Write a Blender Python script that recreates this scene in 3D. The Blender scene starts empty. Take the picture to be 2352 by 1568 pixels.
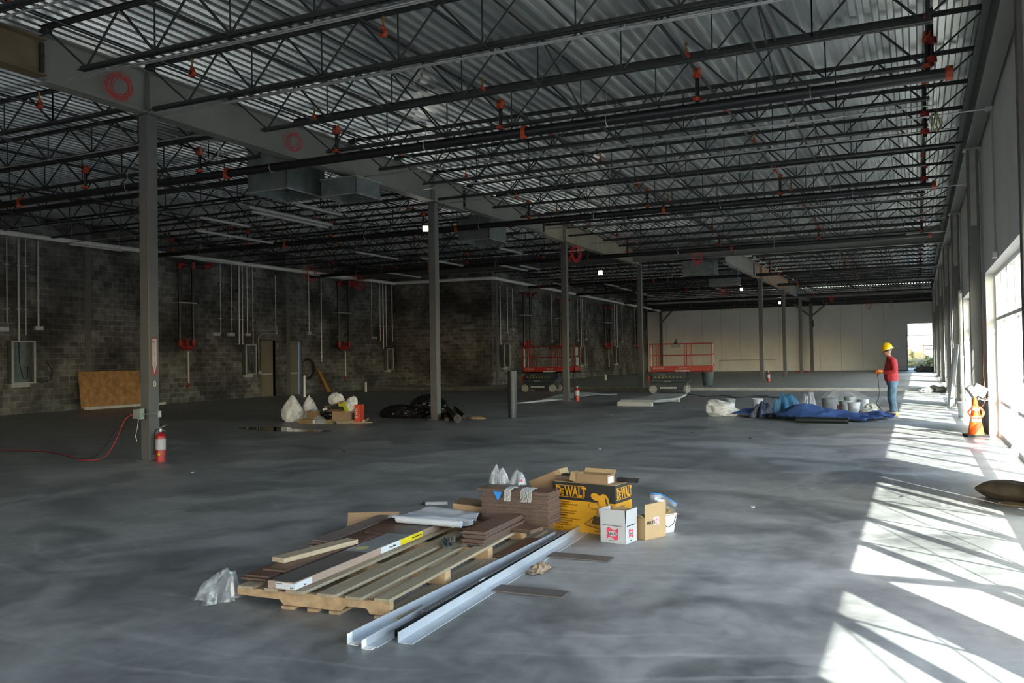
import bpy, bmesh, math, random
from mathutils import Vector, Matrix, noise
import numpy as np
S = bpy.context.scene
COL = S.collection
R = math.radians
# ---------------------------------------------------------------- camera
CF, CYAW, CPITCH, CROLL, CH = 1965., .4425, .018, -.016, 1.62
_cy, _sy = math.cos(CYAW), math.sin(CYAW)
_w = Vector((-_sy*math.cos(CPITCH), _cy*math.cos(CPITCH), math.sin(CPITCH)))
_r = Vector((_cy, _sy, 0)); _u = _r.cross(_w)
_r, _u = _r*math.cos(CROLL)+_u*math.sin(CROLL), -_r*math.sin(CROLL)+_u*math.cos(CROLL)
cd = bpy.data.cameras.new('camera'); cam = bpy.data.objects.new('camera', cd); COL.objects.link(cam)
cd.sensor_width = 36; cd.lens = CF/2352*36; cd.clip_end = 600
M = Matrix((_r, _u, -_w)).transposed().to_4x4(); M.translation = Vector((0, 0, CH)); cam.matrix_world = M
S.camera = cam
# ---------------------------------------------------------------- sky, sun, exposure
S.view_settings.view_transform = 'Standard'; S.view_settings.look = 'None'
S.view_settings.exposure = 1.93; S.view_settings.gamma = 1; S.view_settings.use_curve_mapping = False
SUN = Vector((-1, 1.45, -1.12)).normalized()
wd = bpy.data.worlds.new('sky'); S.world = wd; wd.use_nodes = True
nt = wd.node_tree; bg = nt.nodes['Background']
sk = nt.nodes.new('ShaderNodeTexSky'); sk.sky_type = 'NISHITA'; sk.sun_disc = False
sk.sun_elevation = R(32); sk.sun_rotation = R(145); sk.dust_density = 1.5; sk.air_density = 1.0
nt.links.new(sk.outputs[0], bg.inputs[0]); bg.inputs[1].default_value = 0.46
sl = bpy.data.lights.new('sun', 'SUN'); sl.energy = 8.5; sl.angle = R(.6); sl.color = (1, .95, .88)
so = bpy.data.objects.new('sun', sl); COL.objects.link(so)
so.rotation_euler = SUN.to_track_quat('-Z', 'Y').to_euler()
def portal(loc, size, n):
    l = bpy.data.lights.new('window_portal', 'AREA'); l.shape = 'RECTANGLE'; l.size, l.size_y = size
    o = bpy.data.objects.new('window_portal', l); COL.objects.link(o); o.location = loc
    o.rotation_euler = Vector(n).to_track_quat('-Z', 'Z').to_euler(); l.cycles.is_portal = True
# ---------------------------------------------------------------- materials
MATS = {}
def mat(name, col, rough=.6, metal=0., var=.12, scale=6., bump=0., spec=None, coat=0, alpha=None, trans=0, emit=None, stretch=None, ior=None):
    if name in MATS: return MATS[name]
    m = bpy.data.materials.new(name); m.use_nodes = True; MATS[name] = m
    n = m.node_tree.nodes; l = m.node_tree.links; b = n['Principled BSDF']
    b.inputs['Roughness'].default_value = rough; b.inputs['Metallic'].default_value = metal
    if spec is not None: b.inputs['Specular IOR Level'].default_value = spec
    if alpha is not None: b.inputs['Alpha'].default_value = alpha
    if trans: b.inputs['Transmission Weight'].default_value = trans
    if ior: b.inputs['IOR'].default_value = ior
    if emit:
        b.inputs['Emission Color'].default_value = (*emit[0], 1); b.inputs['Emission Strength'].default_value = emit[1]
    tc = n.new('ShaderNodeTexCoord'); mp = n.new('ShaderNodeMapping'); l.new(tc.outputs['Object'], mp.inputs[0])
    if stretch: mp.inputs['Scale'].default_value = stretch
    nz = n.new('ShaderNodeTexNoise'); nz.inputs['Scale'].default_value = scale; nz.inputs['Detail'].default_value = 4
    l.new(mp.outputs[0], nz.inputs['Vector'])
    cr = n.new('ShaderNodeMix'); cr.data_type = 'RGBA'
    cr.inputs[6].default_value = (*[c*(1-var) for c in col], 1); cr.inputs[7].default_value = (*[min(1, c*(1+var)) for c in col], 1)
    rp = n.new('ShaderNodeMapRange'); rp.inputs[1].default_value = .3; rp.inputs[2].default_value = .7
    l.new(nz.outputs[0], rp.inputs[0]); l.new(rp.outputs[0], cr.inputs[0]); l.new(cr.outputs[2], b.inputs['Base Color'])
    if bump:
        bp = n.new('ShaderNodeBump'); bp.inputs['Strength'].default_value = bump; bp.inputs['Distance'].default_value = .02
        l.new(nz.outputs[0], bp.inputs['Height']); l.new(bp.outputs[0], b.inputs['Normal'])
    return m
def nodes(m): return m.node_tree.nodes, m.node_tree.links, m.node_tree.nodes['Principled BSDF']
STEEL = mat('painted_steel_grey', (.10, .10, .097), .5, .0, .10, 2.0)
STEELD = mat('joist_primer_dark', (.030, .032, .033), .6, 0., .2, 5)
GALV = mat('galvanised_conduit', (.42, .425, .42), .45, .6, .12, 12)
GALVD = mat('galvanised_duct', (.20, .235, .235), .42, .7, .2, 5)
BLACKP = mat('black_pipe', (.012, .012, .014), .38, 0., .2, 6)
ORANGE = mat('orange_coupling', (.45, .055, .016), .5, 0, .1, 9)
REDC = mat('red_fitting', (.24, .014, .014), .5, 0, .1, 9)
WHITEP = mat('white_pipe', (.48, .48, .46), .5, 0, .08, 3)
WHITE = mat('white_frame', (.78, .78, .76), .5, 0, .04, 3)
ALU = mat('aluminium_angle', (.50, .54, .60), .38, .35, .06, 8)
WOOD = mat('pallet_wood', (.40, .27, .15), .75, 0, .25, 14, .2, stretch=(1, .15, 1))
WOODG = mat('weathered_wood', (.33, .27, .19), .8, 0, .2, 14, .2, stretch=(1, .12, 1))
PLY = mat('plywood_orange', (.36, .19, .07), .7, 0, .35, 5, .1)
CARD = mat('brown_cardboard', (.27, .175, .10), .85, 0, .08, 4)
CARDL = mat('tan_cardboard', (.38, .27, .145), .85, 0, .06, 4)
CARDW = mat('white_cardboard', (.43, .445, .47), .8, 0, .07, 5)
YEL = mat('yellow_carton', (.56, .275, .008), .7, 0, .04, 4)
BLK = mat('black_print', (.015, .015, .015), .6, 0, .05, 4)
PINK = mat('red_print', (.62, .05, .09), .7, 0, .05, 4)
PAPER = mat('white_paper', (.6, .62, .66), .8, 0, .05, 8)
TILE = mat('brown_tile_top', (.15, .078, .052), .45, 0, .25, 7)
TILEE = mat('brown_tile_edge', (.085, .07, .064), .7, 0, .2, 30)
def plastic(name, tcol, op, gl, rough):
    m = bpy.data.materials.new(name); m.use_nodes = True; n = m.node_tree.nodes; l = m.node_tree.links; n.clear()
    o = n.new('ShaderNodeOutputMaterial'); t = n.new('ShaderNodeBsdfTransparent'); g = n.new('ShaderNodeBsdfGlossy'); df = n.new('ShaderNodeBsdfDiffuse'); a = n.new('ShaderNodeMixShader'); b = n.new('ShaderNodeMixShader')
    t.inputs[0].default_value = (*tcol, 1); g.inputs['Roughness'].default_value = rough; g.inputs[0].default_value = (.9, .93, 1, 1); df.inputs[0].default_value = (.6, .63, .66, 1)
    nz = n.new('ShaderNodeTexNoise'); nz.inputs['Scale'].default_value = 14; nz.inputs['Detail'].default_value = 5; tc = n.new('ShaderNodeTexCoord'); l.new(tc.outputs['Object'], nz.inputs['Vector'])
    bp = n.new('ShaderNodeBump'); bp.inputs['Strength'].default_value = .8; bp.inputs['Distance'].default_value = .02; l.new(nz.outputs[0], bp.inputs['Height']); l.new(bp.outputs[0], g.inputs['Normal']); l.new(bp.outputs[0], df.inputs['Normal'])
    a.inputs[0].default_value = op; b.inputs[0].default_value = gl; l.new(t.outputs[0], a.inputs[1]); l.new(df.outputs[0], a.inputs[2]); l.new(a.outputs[0], b.inputs[1]); l.new(g.outputs[0], b.inputs[2]); l.new(b.outputs[0], o.inputs[0]); MATS[name] = m; return m
PLAST = plastic('clear_plastic', (.96, .97, .98), .16, .09, .24)
MILK = mat('milky_plastic', (.62, .64, .64), .4, 0, .15, 12, .4, alpha=.6)
SACK = mat('white_sack', (.62, .63, .63), .7, 0, .1, 10, .5)
BAG = mat('black_bag', (.008, .008, .009), .25, 0, .2, 10, .6)
TARP = mat('blue_tarp', (.035, .075, .22), .5, 0, .35, 4, .4)
TARPL = mat('light_blue_tarp', (.03, .13, .27), .5, 0, .3, 5, .4)
PAIL = mat('grey_white_pail', (.46, .49, .51), .5, 0, .15, 7)
PAILD = mat('dirty_grey_pail', (.22, .24, .25), .5, 0, .3, 9)
REDM = mat('red_lift_paint', (.28, .012, .010), .45, 0, .1, 6)
REDL = mat('orange_lift_paint', (.33, .028, .016), .5, 0, .1, 6)
NAVY = mat('dark_blue_grey_paint', (.018, .028, .036), .5, 0, .2, 6)
RUB = mat('grey_tyre', (.30, .29, .27), .8, 0, .15, 8)
EXTR = mat('extinguisher_red', (.36, .01, .014), .35, 0, .05, 6)
BRICKR = mat('dark_rubber', (.01, .01, .01), .7, 0, .1, 6)
CABR = mat('red_wire', (.5, .03, .03), .6, 0, .1, 6)
CONE = mat('orange_cone', (.85, .12, .012), .5, 0, .06, 6)
YELL = mat('yellow_sticker', (.75, .62, .02), .5, 0, .05, 4)
BLUET = mat('blue_tape', (.02, .22, .65), .6, 0, .05, 4)
# concrete floor: trowelled slab with cloudy patches, fine scratches and faint tyre arcs
def concrete(name, c0, c1, rough=.42):
    m = mat(name, c0, rough, 0, .0, 1); n, l, b = nodes(m)
    tc = n.new('ShaderNodeTexCoord')
    def nz(sc, det, st, off=0, dist=0.):
        mp = n.new('ShaderNodeMapping'); mp.inputs['Scale'].default_value = st; mp.inputs['Location'].default_value = (off, off*2, 0)
        l.new(tc.outputs['Object'], mp.inputs[0]); t = n.new('ShaderNodeTexNoise'); t.inputs['Scale'].default_value = sc
        t.inputs['Detail'].default_value = det; t.inputs['Distortion'].default_value = dist; l.new(mp.outputs[0], t.inputs['Vector']); return t.outputs[0]
    def mr(s, a, b_, c=0., d=1.):
        r = n.new('ShaderNodeMapRange'); r.inputs[1].default_value = a; r.inputs[2].default_value = b_; r.inputs[3].default_value = c; r.inputs[4].default_value = d
        l.new(s, r.inputs[0]); return r.outputs[0]
    def mth(op, a, c):
        q = n.new('ShaderNodeMath'); q.operation = op
        for i, v in enumerate((a, c)):
            if isinstance(v, (int, float)): q.inputs[i].default_value = v
            else: l.new(v, q.inputs[i])
        return q.outputs[0]
    big = mr(nz(.22, 6, (1, 1, 1), 3, .5), .38, .62); mid = mr(nz(1.1, 10, (1, 1, 1), 9, .9), .36, .64); fine = mr(nz(7, 10, (1, 1, 1), 1, .6), .3, .7)
    wv = n.new('ShaderNodeTexWave'); wv.wave_type = 'RINGS'; wv.rings_direction = 'Z'; wv.inputs['Scale'].default_value = .9; wv.inputs['Distortion'].default_value = 3; wv.inputs['Detail'].default_value = 3
    mp = n.new('ShaderNodeMapping'); mp.inputs['Location'].default_value = (4.0, -11.5, 0); l.new(tc.outputs['Object'], mp.inputs[0]); l.new(mp.outputs[0], wv.inputs['Vector'])
    ring = mth('MULTIPLY', mr(wv.outputs[1], .93, 1.0), mr(nz(.5, 2, (1, 1, 1), 7), .5, .62))
    f = mth('ADD', mth('MULTIPLY', big, .26), mth('ADD', mth('MULTIPLY', mid, .46), mth('MULTIPLY', fine, .28)))
    f = mth('ADD', f, mth('MULTIPLY', ring, .22))
    mx = n.new('ShaderNodeMix'); mx.data_type = 'RGBA'; mx.inputs[6].default_value = (*c0, 1); mx.inputs[7].default_value = (*c1, 1)
    l.new(f, mx.inputs[0]); l.new(mx.outputs[2], b.inputs['Base Color'])
    l.new(mr(f, 0, 1, rough-.08, rough+.22), b.inputs['Roughness'])
    bp = n.new('ShaderNodeBump'); bp.inputs['Strength'].default_value = .12; bp.inputs['Distance'].default_value = .01; l.new(fine, bp.inputs['Height']); l.new(bp.outputs[0], b.inputs['Normal'])
    return m
FLOORM = concrete('concrete_slab', (.085, .09, .095), (.45, .452, .445), .38)
FLOOR2 = concrete('older_slab', (.28, .27, .25), (.52, .51, .48), .5)
CURB = concrete('broken_concrete', (.24, .25, .25), (.48, .48, .46), .8)
def block_wall():
    m = mat('concrete_block', (.1, .1, .1), .92, 0, 0, 1); n, l, b = nodes(m)
    tc = n.new('ShaderNodeTexCoord'); sp = n.new('ShaderNodeSeparateXYZ'); l.new(tc.outputs['Object'], sp.inputs[0])
    ad = n.new('ShaderNodeMath'); ad.operation = 'ADD'; l.new(sp.outputs[0], ad.inputs[0]); l.new(sp.outputs[1], ad.inputs[1])
    cb = n.new('ShaderNodeCombineXYZ'); l.new(ad.outputs[0], cb.inputs[0]); l.new(sp.outputs[2], cb.inputs[1])
    br = n.new('ShaderNodeTexBrick'); br.inputs['Scale'].default_value = 1; br.inputs['Brick Width'].default_value = .4; br.inputs['Row Height'].default_value = .2
    br.inputs['Mortar Size'].default_value = .011; br.inputs['Mortar Smooth'].default_value = .3
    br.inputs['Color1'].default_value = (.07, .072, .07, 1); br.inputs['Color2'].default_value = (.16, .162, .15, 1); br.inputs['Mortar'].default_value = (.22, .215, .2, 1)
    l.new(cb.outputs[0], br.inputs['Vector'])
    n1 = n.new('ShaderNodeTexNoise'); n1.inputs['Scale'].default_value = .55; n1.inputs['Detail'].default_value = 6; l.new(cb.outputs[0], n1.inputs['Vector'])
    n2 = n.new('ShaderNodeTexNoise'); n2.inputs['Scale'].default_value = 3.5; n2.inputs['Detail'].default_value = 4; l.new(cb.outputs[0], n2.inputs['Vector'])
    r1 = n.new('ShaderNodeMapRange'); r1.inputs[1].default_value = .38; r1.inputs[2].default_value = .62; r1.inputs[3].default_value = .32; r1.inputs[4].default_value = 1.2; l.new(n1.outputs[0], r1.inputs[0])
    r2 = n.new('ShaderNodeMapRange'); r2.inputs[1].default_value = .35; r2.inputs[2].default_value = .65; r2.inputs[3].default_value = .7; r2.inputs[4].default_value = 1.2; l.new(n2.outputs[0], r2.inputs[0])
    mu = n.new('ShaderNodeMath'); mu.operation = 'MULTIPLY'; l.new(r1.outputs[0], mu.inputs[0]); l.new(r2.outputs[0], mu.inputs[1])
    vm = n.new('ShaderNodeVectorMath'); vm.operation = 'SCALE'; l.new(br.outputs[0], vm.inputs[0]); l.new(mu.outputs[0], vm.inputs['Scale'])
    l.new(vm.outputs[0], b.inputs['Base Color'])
    bp = n.new('ShaderNodeBump'); bp.inputs['Strength'].default_value = .5; bp.inputs['Distance'].default_value = .01; bp.invert = True
    l.new(br.outputs['Fac'], bp.inputs['Height']); l.new(bp.outputs[0], b.inputs['Normal'])
    return m
BLOCK = block_wall()
def deck_mat():
    m = mat('galvanised_roof_deck', (.4, .41, .41), .34, .75, 0, 1); n, l, b = nodes(m)
    tc = n.new('ShaderNodeTexCoord'); mp = n.new('ShaderNodeMapping'); mp.inputs['Scale'].default_value = (1.1, .16, 1); l.new(tc.outputs['Object'], mp.inputs[0])
    v = n.new('ShaderNodeTexNoise'); v.inputs['Scale'].default_value = 1.6; v.inputs['Detail'].default_value = 5; l.new(mp.outputs[0], v.inputs['Vector'])
    mx = n.new('ShaderNodeMix'); mx.data_type = 'RGBA'; mx.inputs[6].default_value = (.42, .45, .455, 1); mx.inputs[7].default_value = (.74, .765, .76, 1)
    r = n.new('ShaderNodeMapRange'); r.inputs[1].default_value = .35; r.inputs[2].default_value = .65; l.new(v.outputs[0], r.inputs[0]); l.new(r.outputs[0], mx.inputs[0]); l.new(mx.outputs[2], b.inputs['Base Color'])
    r2 = n.new('ShaderNodeMapRange'); r2.inputs[3].default_value = .22; r2.inputs[4].default_value = .40; l.new(v.outputs[0], r2.inputs[0]); l.new(r2.outputs[0], b.inputs['Roughness'])
    return m
DECK = deck_mat()
def glass_mat(name, col, tint):
    m = bpy.data.materials.new(name); m.use_nodes = True; n = m.node_tree.nodes; l = m.node_tree.links; n.clear()
    o = n.new('ShaderNodeOutputMaterial'); t = n.new('ShaderNodeBsdfTransparent'); g = n.new('ShaderNodeBsdfGlossy'); mx = n.new('ShaderNodeMixShader'); f = n.new('ShaderNodeLayerWeight'); pw = n.new('ShaderNodeMath'); pw.operation = 'POWER'; pw.inputs[1].default_value = 4; ma = n.new('ShaderNodeMapRange'); ma.inputs[3].default_value = .04; ma.inputs[4].default_value = .8; f.inputs[0].default_value = .5
    t.inputs[0].default_value = (*col, 1); g.inputs['Roughness'].default_value = .02; g.inputs[0].default_value = (*tint, 1); l.new(f.outputs['Facing'], pw.inputs[0]); l.new(pw.outputs[0], ma.inputs[0])
    l.new(ma.outputs[0], mx.inputs[0]); l.new(t.outputs[0], mx.inputs[1]); l.new(g.outputs[0], mx.inputs[2]); l.new(mx.outputs[0], o.inputs[0]); return m
GLASS = glass_mat('window_glass', (.86, .9, .88), (1, 1, 1))
PANELM = mat('white_wall_board', (.70, .69, .66), .85, 0, .06, .8)
TILTM = mat('tilt_up_concrete_panel', (.62, .61, .58), .8, 0, .06, 1.2)
# ---------------------------------------------------------------- mesh helpers
class MB:
    def __init__(s): s.v = []; s.f = []; s.m = []; s.mi = 0
    def add(s, vs, fs):
        o = len(s.v); s.v += [tuple(v) for v in vs]; s.f += [tuple(i+o for i in f) for f in fs]; s.m += [s.mi]*len(fs); return s
    def box(s, c, d, rot=None):
        hx, hy, hz = d[0]/2, d[1]/2, d[2]/2
        vs = [Vector((x, y, z)) for x in (-hx, hx) for y in (-hy, hy) for z in (-hz, hz)]
        if rot is not None:
            if isinstance(rot, (int, float)): rot = Matrix.Rotation(rot, 3, 'Z')
            vs = [rot @ v for v in vs]
        c = Vector(c); return s.add([v+c for v in vs], [(0, 1, 3, 2), (4, 6, 7, 5), (0, 4, 5, 1), (2, 3, 7, 6), (0, 2, 6, 4), (1, 5, 7, 3)])
    def bb(s, a, b): return s.box([(a[i]+b[i])/2 for i in range(3)], [abs(b[i]-a[i]) for i in range(3)])
    def beam(s, p, q, w, h, up=(0, 0, 1)):
        p, q = Vector(p), Vector(q); d = (q-p); L = d.length; d.normalize(); up = Vector(up)
        if abs(d.dot(up)) > .99: up = Vector((1, 0, 0))
        x = d.cross(up).normalized(); z = x.cross(d)
        return s.box((p+q)/2, (w, L, h), Matrix((x, d, z)).transposed())
    def tube(s, pts, r, n=8, cap=True, closed=False):
        P = [Vector(p) for p in pts]; k = len(P); rs = r if isinstance(r, (list, tuple)) else [r]*k; vs = []; fs = []; px = None
        for i in range(k):
            if closed: t = P[(i+1) % k]-P[i-1]
            else: t = P[min(i+1, k-1)]-P[max(i-1, 0)]
            t.normalize()
            if px is None:
                up = Vector((0, 0, 1)) if abs(t.z) < .9 else Vector((1, 0, 0)); px = t.cross(up).normalized()
            else:
                px = (px-t*px.dot(t))
                px = px.normalized() if px.length > 1e-6 else t.orthogonal().normalized()
            y = t.cross(px)
            for j in range(n):
                a = 2*math.pi*j/n; vs.append(P[i]+(px*math.cos(a)+y*math.sin(a))*rs[i])
        for i in range(k if closed else k-1):
            for j in range(n):
                a, b = i*n+j, i*n+(j+1) % n; c, d = ((i+1) % k)*n+(j+1) % n, ((i+1) % k)*n+j; fs.append((a, b, c, d))
        if cap and not closed: fs += [tuple(range(n))[::-1], tuple((k-1)*n+j for j in range(n))]
        return s.add(vs, fs)
    def cyl(s, a, b, r, n=12, r2=None): return s.tube([a, b], [r, r if r2 is None else r2], n)
    def lathe(s, prof, n=20, c=(0, 0, 0), ax=None):
        vs = []; fs = []; c = Vector(c); k = len(prof)
        for r, z in prof:
            for j in range(n):
                a = 2*math.pi*j/n; v = Vector((r*math.cos(a), r*math.sin(a), z)); vs.append((ax @ v if ax else v)+c)
        for i in range(k-1):
            for j in range(n): fs.append((i*n+j, i*n+(j+1) % n, (i+1)*n+(j+1) % n, (i+1)*n+j))
        return s.add(vs, fs)
    def prism(s, poly, a, b, f):      # f maps (u, v, t) -> xyz, t in {a, b}
        n = len(poly); vs = [f(u, v, a) for u, v in poly]+[f(u, v, b) for u, v in poly]
        return s.add(vs, [tuple(range(n))[::-1], tuple(range(n, 2*n))]+[(i, (i+1) % n, n+(i+1) % n, n+i) for i in range(n)])
    def quad(s, a, b, c, d): return s.add([a, b, c, d], [(0, 1, 2, 3)])
    def build(s, name, mats, parent=None, loc=(0, 0, 0), rot=0, smooth=False, bevel=0):
        me = bpy.data.meshes.new(name); me.from_pydata(s.v, [], s.f)
        for m in (mats if isinstance(mats, (list, tuple)) else [mats]): me.materials.append(m)
        for p, i in zip(me.polygons, s.m): p.material_index = i; p.use_smooth = smooth
        bm = bmesh.new(); bm.from_mesh(me); bmesh.ops.recalc_face_normals(bm, faces=bm.faces); bm.to_mesh(me); bm.free()
        o = bpy.data.objects.new(name, me); COL.objects.link(o); o.location = loc
        o.rotation_euler = (0, 0, rot) if isinstance(rot, (int, float)) else rot
        if parent: o.parent = parent
        if bevel:
            bv = o.modifiers.new('b', 'BEVEL'); bv.width = bevel; bv.segments = 2; bv.limit_method = 'ANGLE'
        if smooth:
            try: me.set_sharp_from_angle(angle=R(40))
            except Exception: pass
        return o
def tag(o, label, cat, group=None, kind=None):
    o['label'] = label; o['category'] = cat
    if group: o['group'] = group
    if kind: o['kind'] = kind
    return o
def thing(name, label, cat, loc=(0, 0, 0), rot=0, group=None):
    o = bpy.data.objects.new(name, None); COL.objects.link(o); o.location = loc
    o.rotation_euler = (0, 0, rot) if isinstance(rot, (int, float)) else rot
    o.empty_display_size = .1; return tag(o, label, cat, group)
def struct(o): o['kind'] = 'structure'; return o
def dup(o, loc=None, rot=None, label=None, group=None):
    c = o.copy(); COL.objects.link(c)
    if loc is not None: c.location = loc
    if rot is not None: c.rotation_euler = (0, 0, rot)
    if label: c['label'] = label
    if group: c['group'] = group
    def kids(a, b):
        for ch in a.children:
            d = ch.copy(); COL.objects.link(d); d.parent = b; kids(ch, d)
    kids(o, c); return c
def text(txt, parent, m, size, frame, name='lettering', ext=.0008, sx=1., align='LEFT', spacing=1., shear=0, bold=0.):
    """frame = (origin, right, up): lettering laid on a face."""
    cu = bpy.data.curves.new(name, 'FONT'); cu.body = txt; cu.size = size; cu.extrude = ext; cu.align_x = align; cu.space_character = spacing; cu.resolution_u = 2; cu.shear = shear; cu.offset = bold*size
    t = bpy.data.objects.new(name, cu); COL.objects.link(t); dg = bpy.context.evaluated_depsgraph_get()
    me = bpy.data.meshes.new_from_object(t.evaluated_get(dg)); bpy.data.objects.remove(t)
    me.materials.clear(); me.materials.append(m)
    o, rt, up = (Vector(q) for q in frame); rt.normalize(); up.normalize(); nn = rt.cross(up)
    ob = bpy.data.objects.new(name, me); COL.objects.link(ob); ob.parent = parent
    mm = Matrix((rt*sx, up, nn)).transposed().to_4x4(); mm.translation = o+nn*(ext+.0006); ob.matrix_local = mm
    return ob
def ordn(i): return ['first', 'second', 'third', 'fourth', 'fifth', 'sixth', 'seventh', 'eighth', 'ninth', 'tenth', 'eleventh', 'twelfth', 'thirteenth', 'fourteenth', 'fifteenth', 'sixteenth', 'seventeenth', 'eighteenth', 'nineteenth', 'twentieth', 'twenty-first', 'twenty-second', 'twenty-third', 'twenty-fourth', 'twenty-fifth'][i]
# ================================================================ SETTING
XL, XR, XW2 = -26.8, 1.18, -20.6        # left block wall, right wall face, second block wall
YB, YJ, YF, YC = -10.0, 41.0, 70.3, 38.0
ZD = 6.6
f = MB(); f.bb((XL-.2, YB-.3, -.3), (2.2, 36.85, 0)); f.bb((-9.9, 36.85, -.3), (2.2, YC, 0)); f.bb((XL-.2, 36.85, -.5), (-9.9, YC, -.16))
struct(f.build('floor', FLOORM))
f = MB(); f.bb((XL-.2, YC, -.3), (2.2, YF+.3, .12))
o = struct(f.build('floor_raised', FLOOR2)); o['label'] = 'raised older slab beyond the step'
f = MB()
def rough_edge(mb, x0, x1, y, z0, z1, seed):
    n = int((x1-x0)/.25); vs = []; fs = []
    for i in range(n+1):
        x = x0+(x1-x0)*i/n; a = noise.noise(Vector((x*1.7, seed, 0)))*.05; b = noise.noise(Vector((x*2.3, seed+5, 0)))*.03
        vs += [(x, y-.10+a, z0), (x, y-.03+a, z1+b*.3), (x, y+.12, z1+.006), (x, y+.12, z0)]
    for i in range(n):
        for j in range(3): fs.append((i*4+j, i*4+j+1, i*4+j+5, i*4+j+4))
    mb.add(vs, fs)
rough_edge(f, -9.9, .9, YC, 0, .115, 2.)
struct(f.build('trim_1', CURB, smooth=True))
f = MB(); rough_edge(f, XL, -9.9, YC, -.16, .112, 9.)
struct(f.build('trim_10', mat('dark_slab_edge', (.10, .095, .085), .9, 0, .4, 3), smooth=True))  # left run of the slab edge, coloured darker than the right run
# left block wall: two runs with a jog between them, steel embed columns and two door recesses
D1, D2 = (30.05, 31.0), (31.95, 32.85)
w = MB()
def wseg(mb, x, y0, y1, z0=-.5, z1=6.62): mb.bb((x-.2, y0, z0), (x, y1, z1))
wseg(w, XL, YB, D1[0]); wseg(w, XL, D1[1], D2[0]); wseg(w, XL, D2[1], YJ+.2)
wseg(w, XL, D1[0], D1[1], 2.55); wseg(w, XL, D2[0], D2[1], 2.55)
w.bb((XL, YJ, -.5), (XW2, YJ+.2, 6.62))
wseg(w, XW2, YJ+.2, YF, -.3)
w.bb((XL-.2, YB-.2, 0), (XL+.9, YB, 6.62))
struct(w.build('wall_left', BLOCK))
for i, (a, b) in enumerate((D1, D2)):
    d = MB(); d.bb((XL-.19, a, 0), (XL-.13, b-(.08 if i else 0), 2.57)); o = struct(d.build('door_%d' % (i+1), mat('beige_door_paint', (.17, .15, .1), .6, 0, .05, 3)))
    h = MB(); h.bb((XL-.12, a+.12, .98), (XL-.07, b-.12, 1.05)); h.build('push_bar', GALV, o)
    h = MB(); h.bb((XL-.12, a+.1, 2.26), (XL-.06, a+.45, 2.33)); h.build('door_closer', mat('closer_grey', (.2, .2, .18), .5), o)
    h = MB(); h.bb((XL-.2, a-.05, 0), (XL+.01, a, 2.58)); h.bb((XL-.2, b, 0), (XL+.01, b+.05, 2.58)); h.bb((XL-.2, a-.05, 2.53), (XL+.01, b+.05, 2.6)); h.build('door_frame', mat('dark_door_frame', (.05, .05, .045), .6), o)
for i, (y, x) in enumerate(((21.15, XL), (32.0-.1, XL), (41.6, XW2), (53.0, XW2), (62.2, XW2))):
    t = MB(); t.bb((x, y-.13, .0), (x+.03, y+.13, 6.55)); struct(t.build('trim_%d' % (i+2), mat('grey_wall_pilaster', (.10, .10, .095), .6, 0, .1, 2)))
# far wall: white boards with joints, window hole on the right
w = MB(); WX0, WX1, WZ = -.72, 1.62, 3.62
w.bb((XW2-.4, YF, .0), (WX0, YF+.25, 6.62)); w.bb((WX0, YF, WZ), (2.2, YF+.25, 6.62)); w.bb((WX1+.3, YF, 0), (2.2, YF+.25, WZ))
struct(w.build('wall_far', PANELM))
t = MB()
for k in range(13): t.bb((-19.0+1.52*k, YF-.006, .12), (-18.985+1.52*k, YF, 5.3 if k != 12 else 3.0))
t.bb((-14.6, YF-.008, 1.05), (-10.2, YF, 1.09)); t.bb((-14.62, YF-.01, .12), (-14.57, YF, 1.09))
struct(t.build('trim_7', mat('board_joint', (.22, .22, .21), .9)))
t = MB(); t.bb((XW2, YF-.02, .12), (WX0, YF, .17)); struct(t.build('baseboard_far', mat('dark_joint', (.12, .12, .12), .9)))
o = MB()
for z in (2.75, 1.95): o.bb((WX0, YF+.06, z-.03), (WX1+.3, YF+.12, z+.03))
o.bb((1.0, YF+.06, .12), (1.06, YF+.12, WZ)); o.bb((WX0, YF+.06, .12), (WX0+.05, YF+.12, WZ)); o.bb((WX0, YF+.05, .08), (WX1+.3, YF+.13, .16))
o = struct(o.build('window_far', mat('grey_window_bar', (.2, .2, .2), .5)))
g = MB(); g.bb((WX0+.05, YF+.085, .16), (WX1+.3, YF+.095, WZ)); g.build('window_pane', glass_mat('far_glass', (.93, .95, .94), (1, 1, 1)), o)
portal(((WX0+WX1)/2, YF-.05, 1.9), (2.3, 3.4), (0, -1, 0))
# right wall with storefront openings
COLR = [18.62+8.65*k for k in range(-3, 6)]
XFR, ZH = 1.34, 3.05
openings = []
for yc in COLR:
    a, b = yc-7.25, yc-.3
    if yc < 9: continue
    if yc < 12: a = .6
    if b < YF-1: openings.append((a, b))
w = MB(); ys = YB
for a, b in openings:
    if a > ys: w.bb((XR, ys, 0), (XR+.3, a, 7.0))
    w.bb((XR, a, ZH), (XR+.3, b, 7.0)); ys = b
w.bb((XR, ys, 0), (XR+.3, YF, 7.0))
struct(w.build('wall_right', TILTM))
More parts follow.
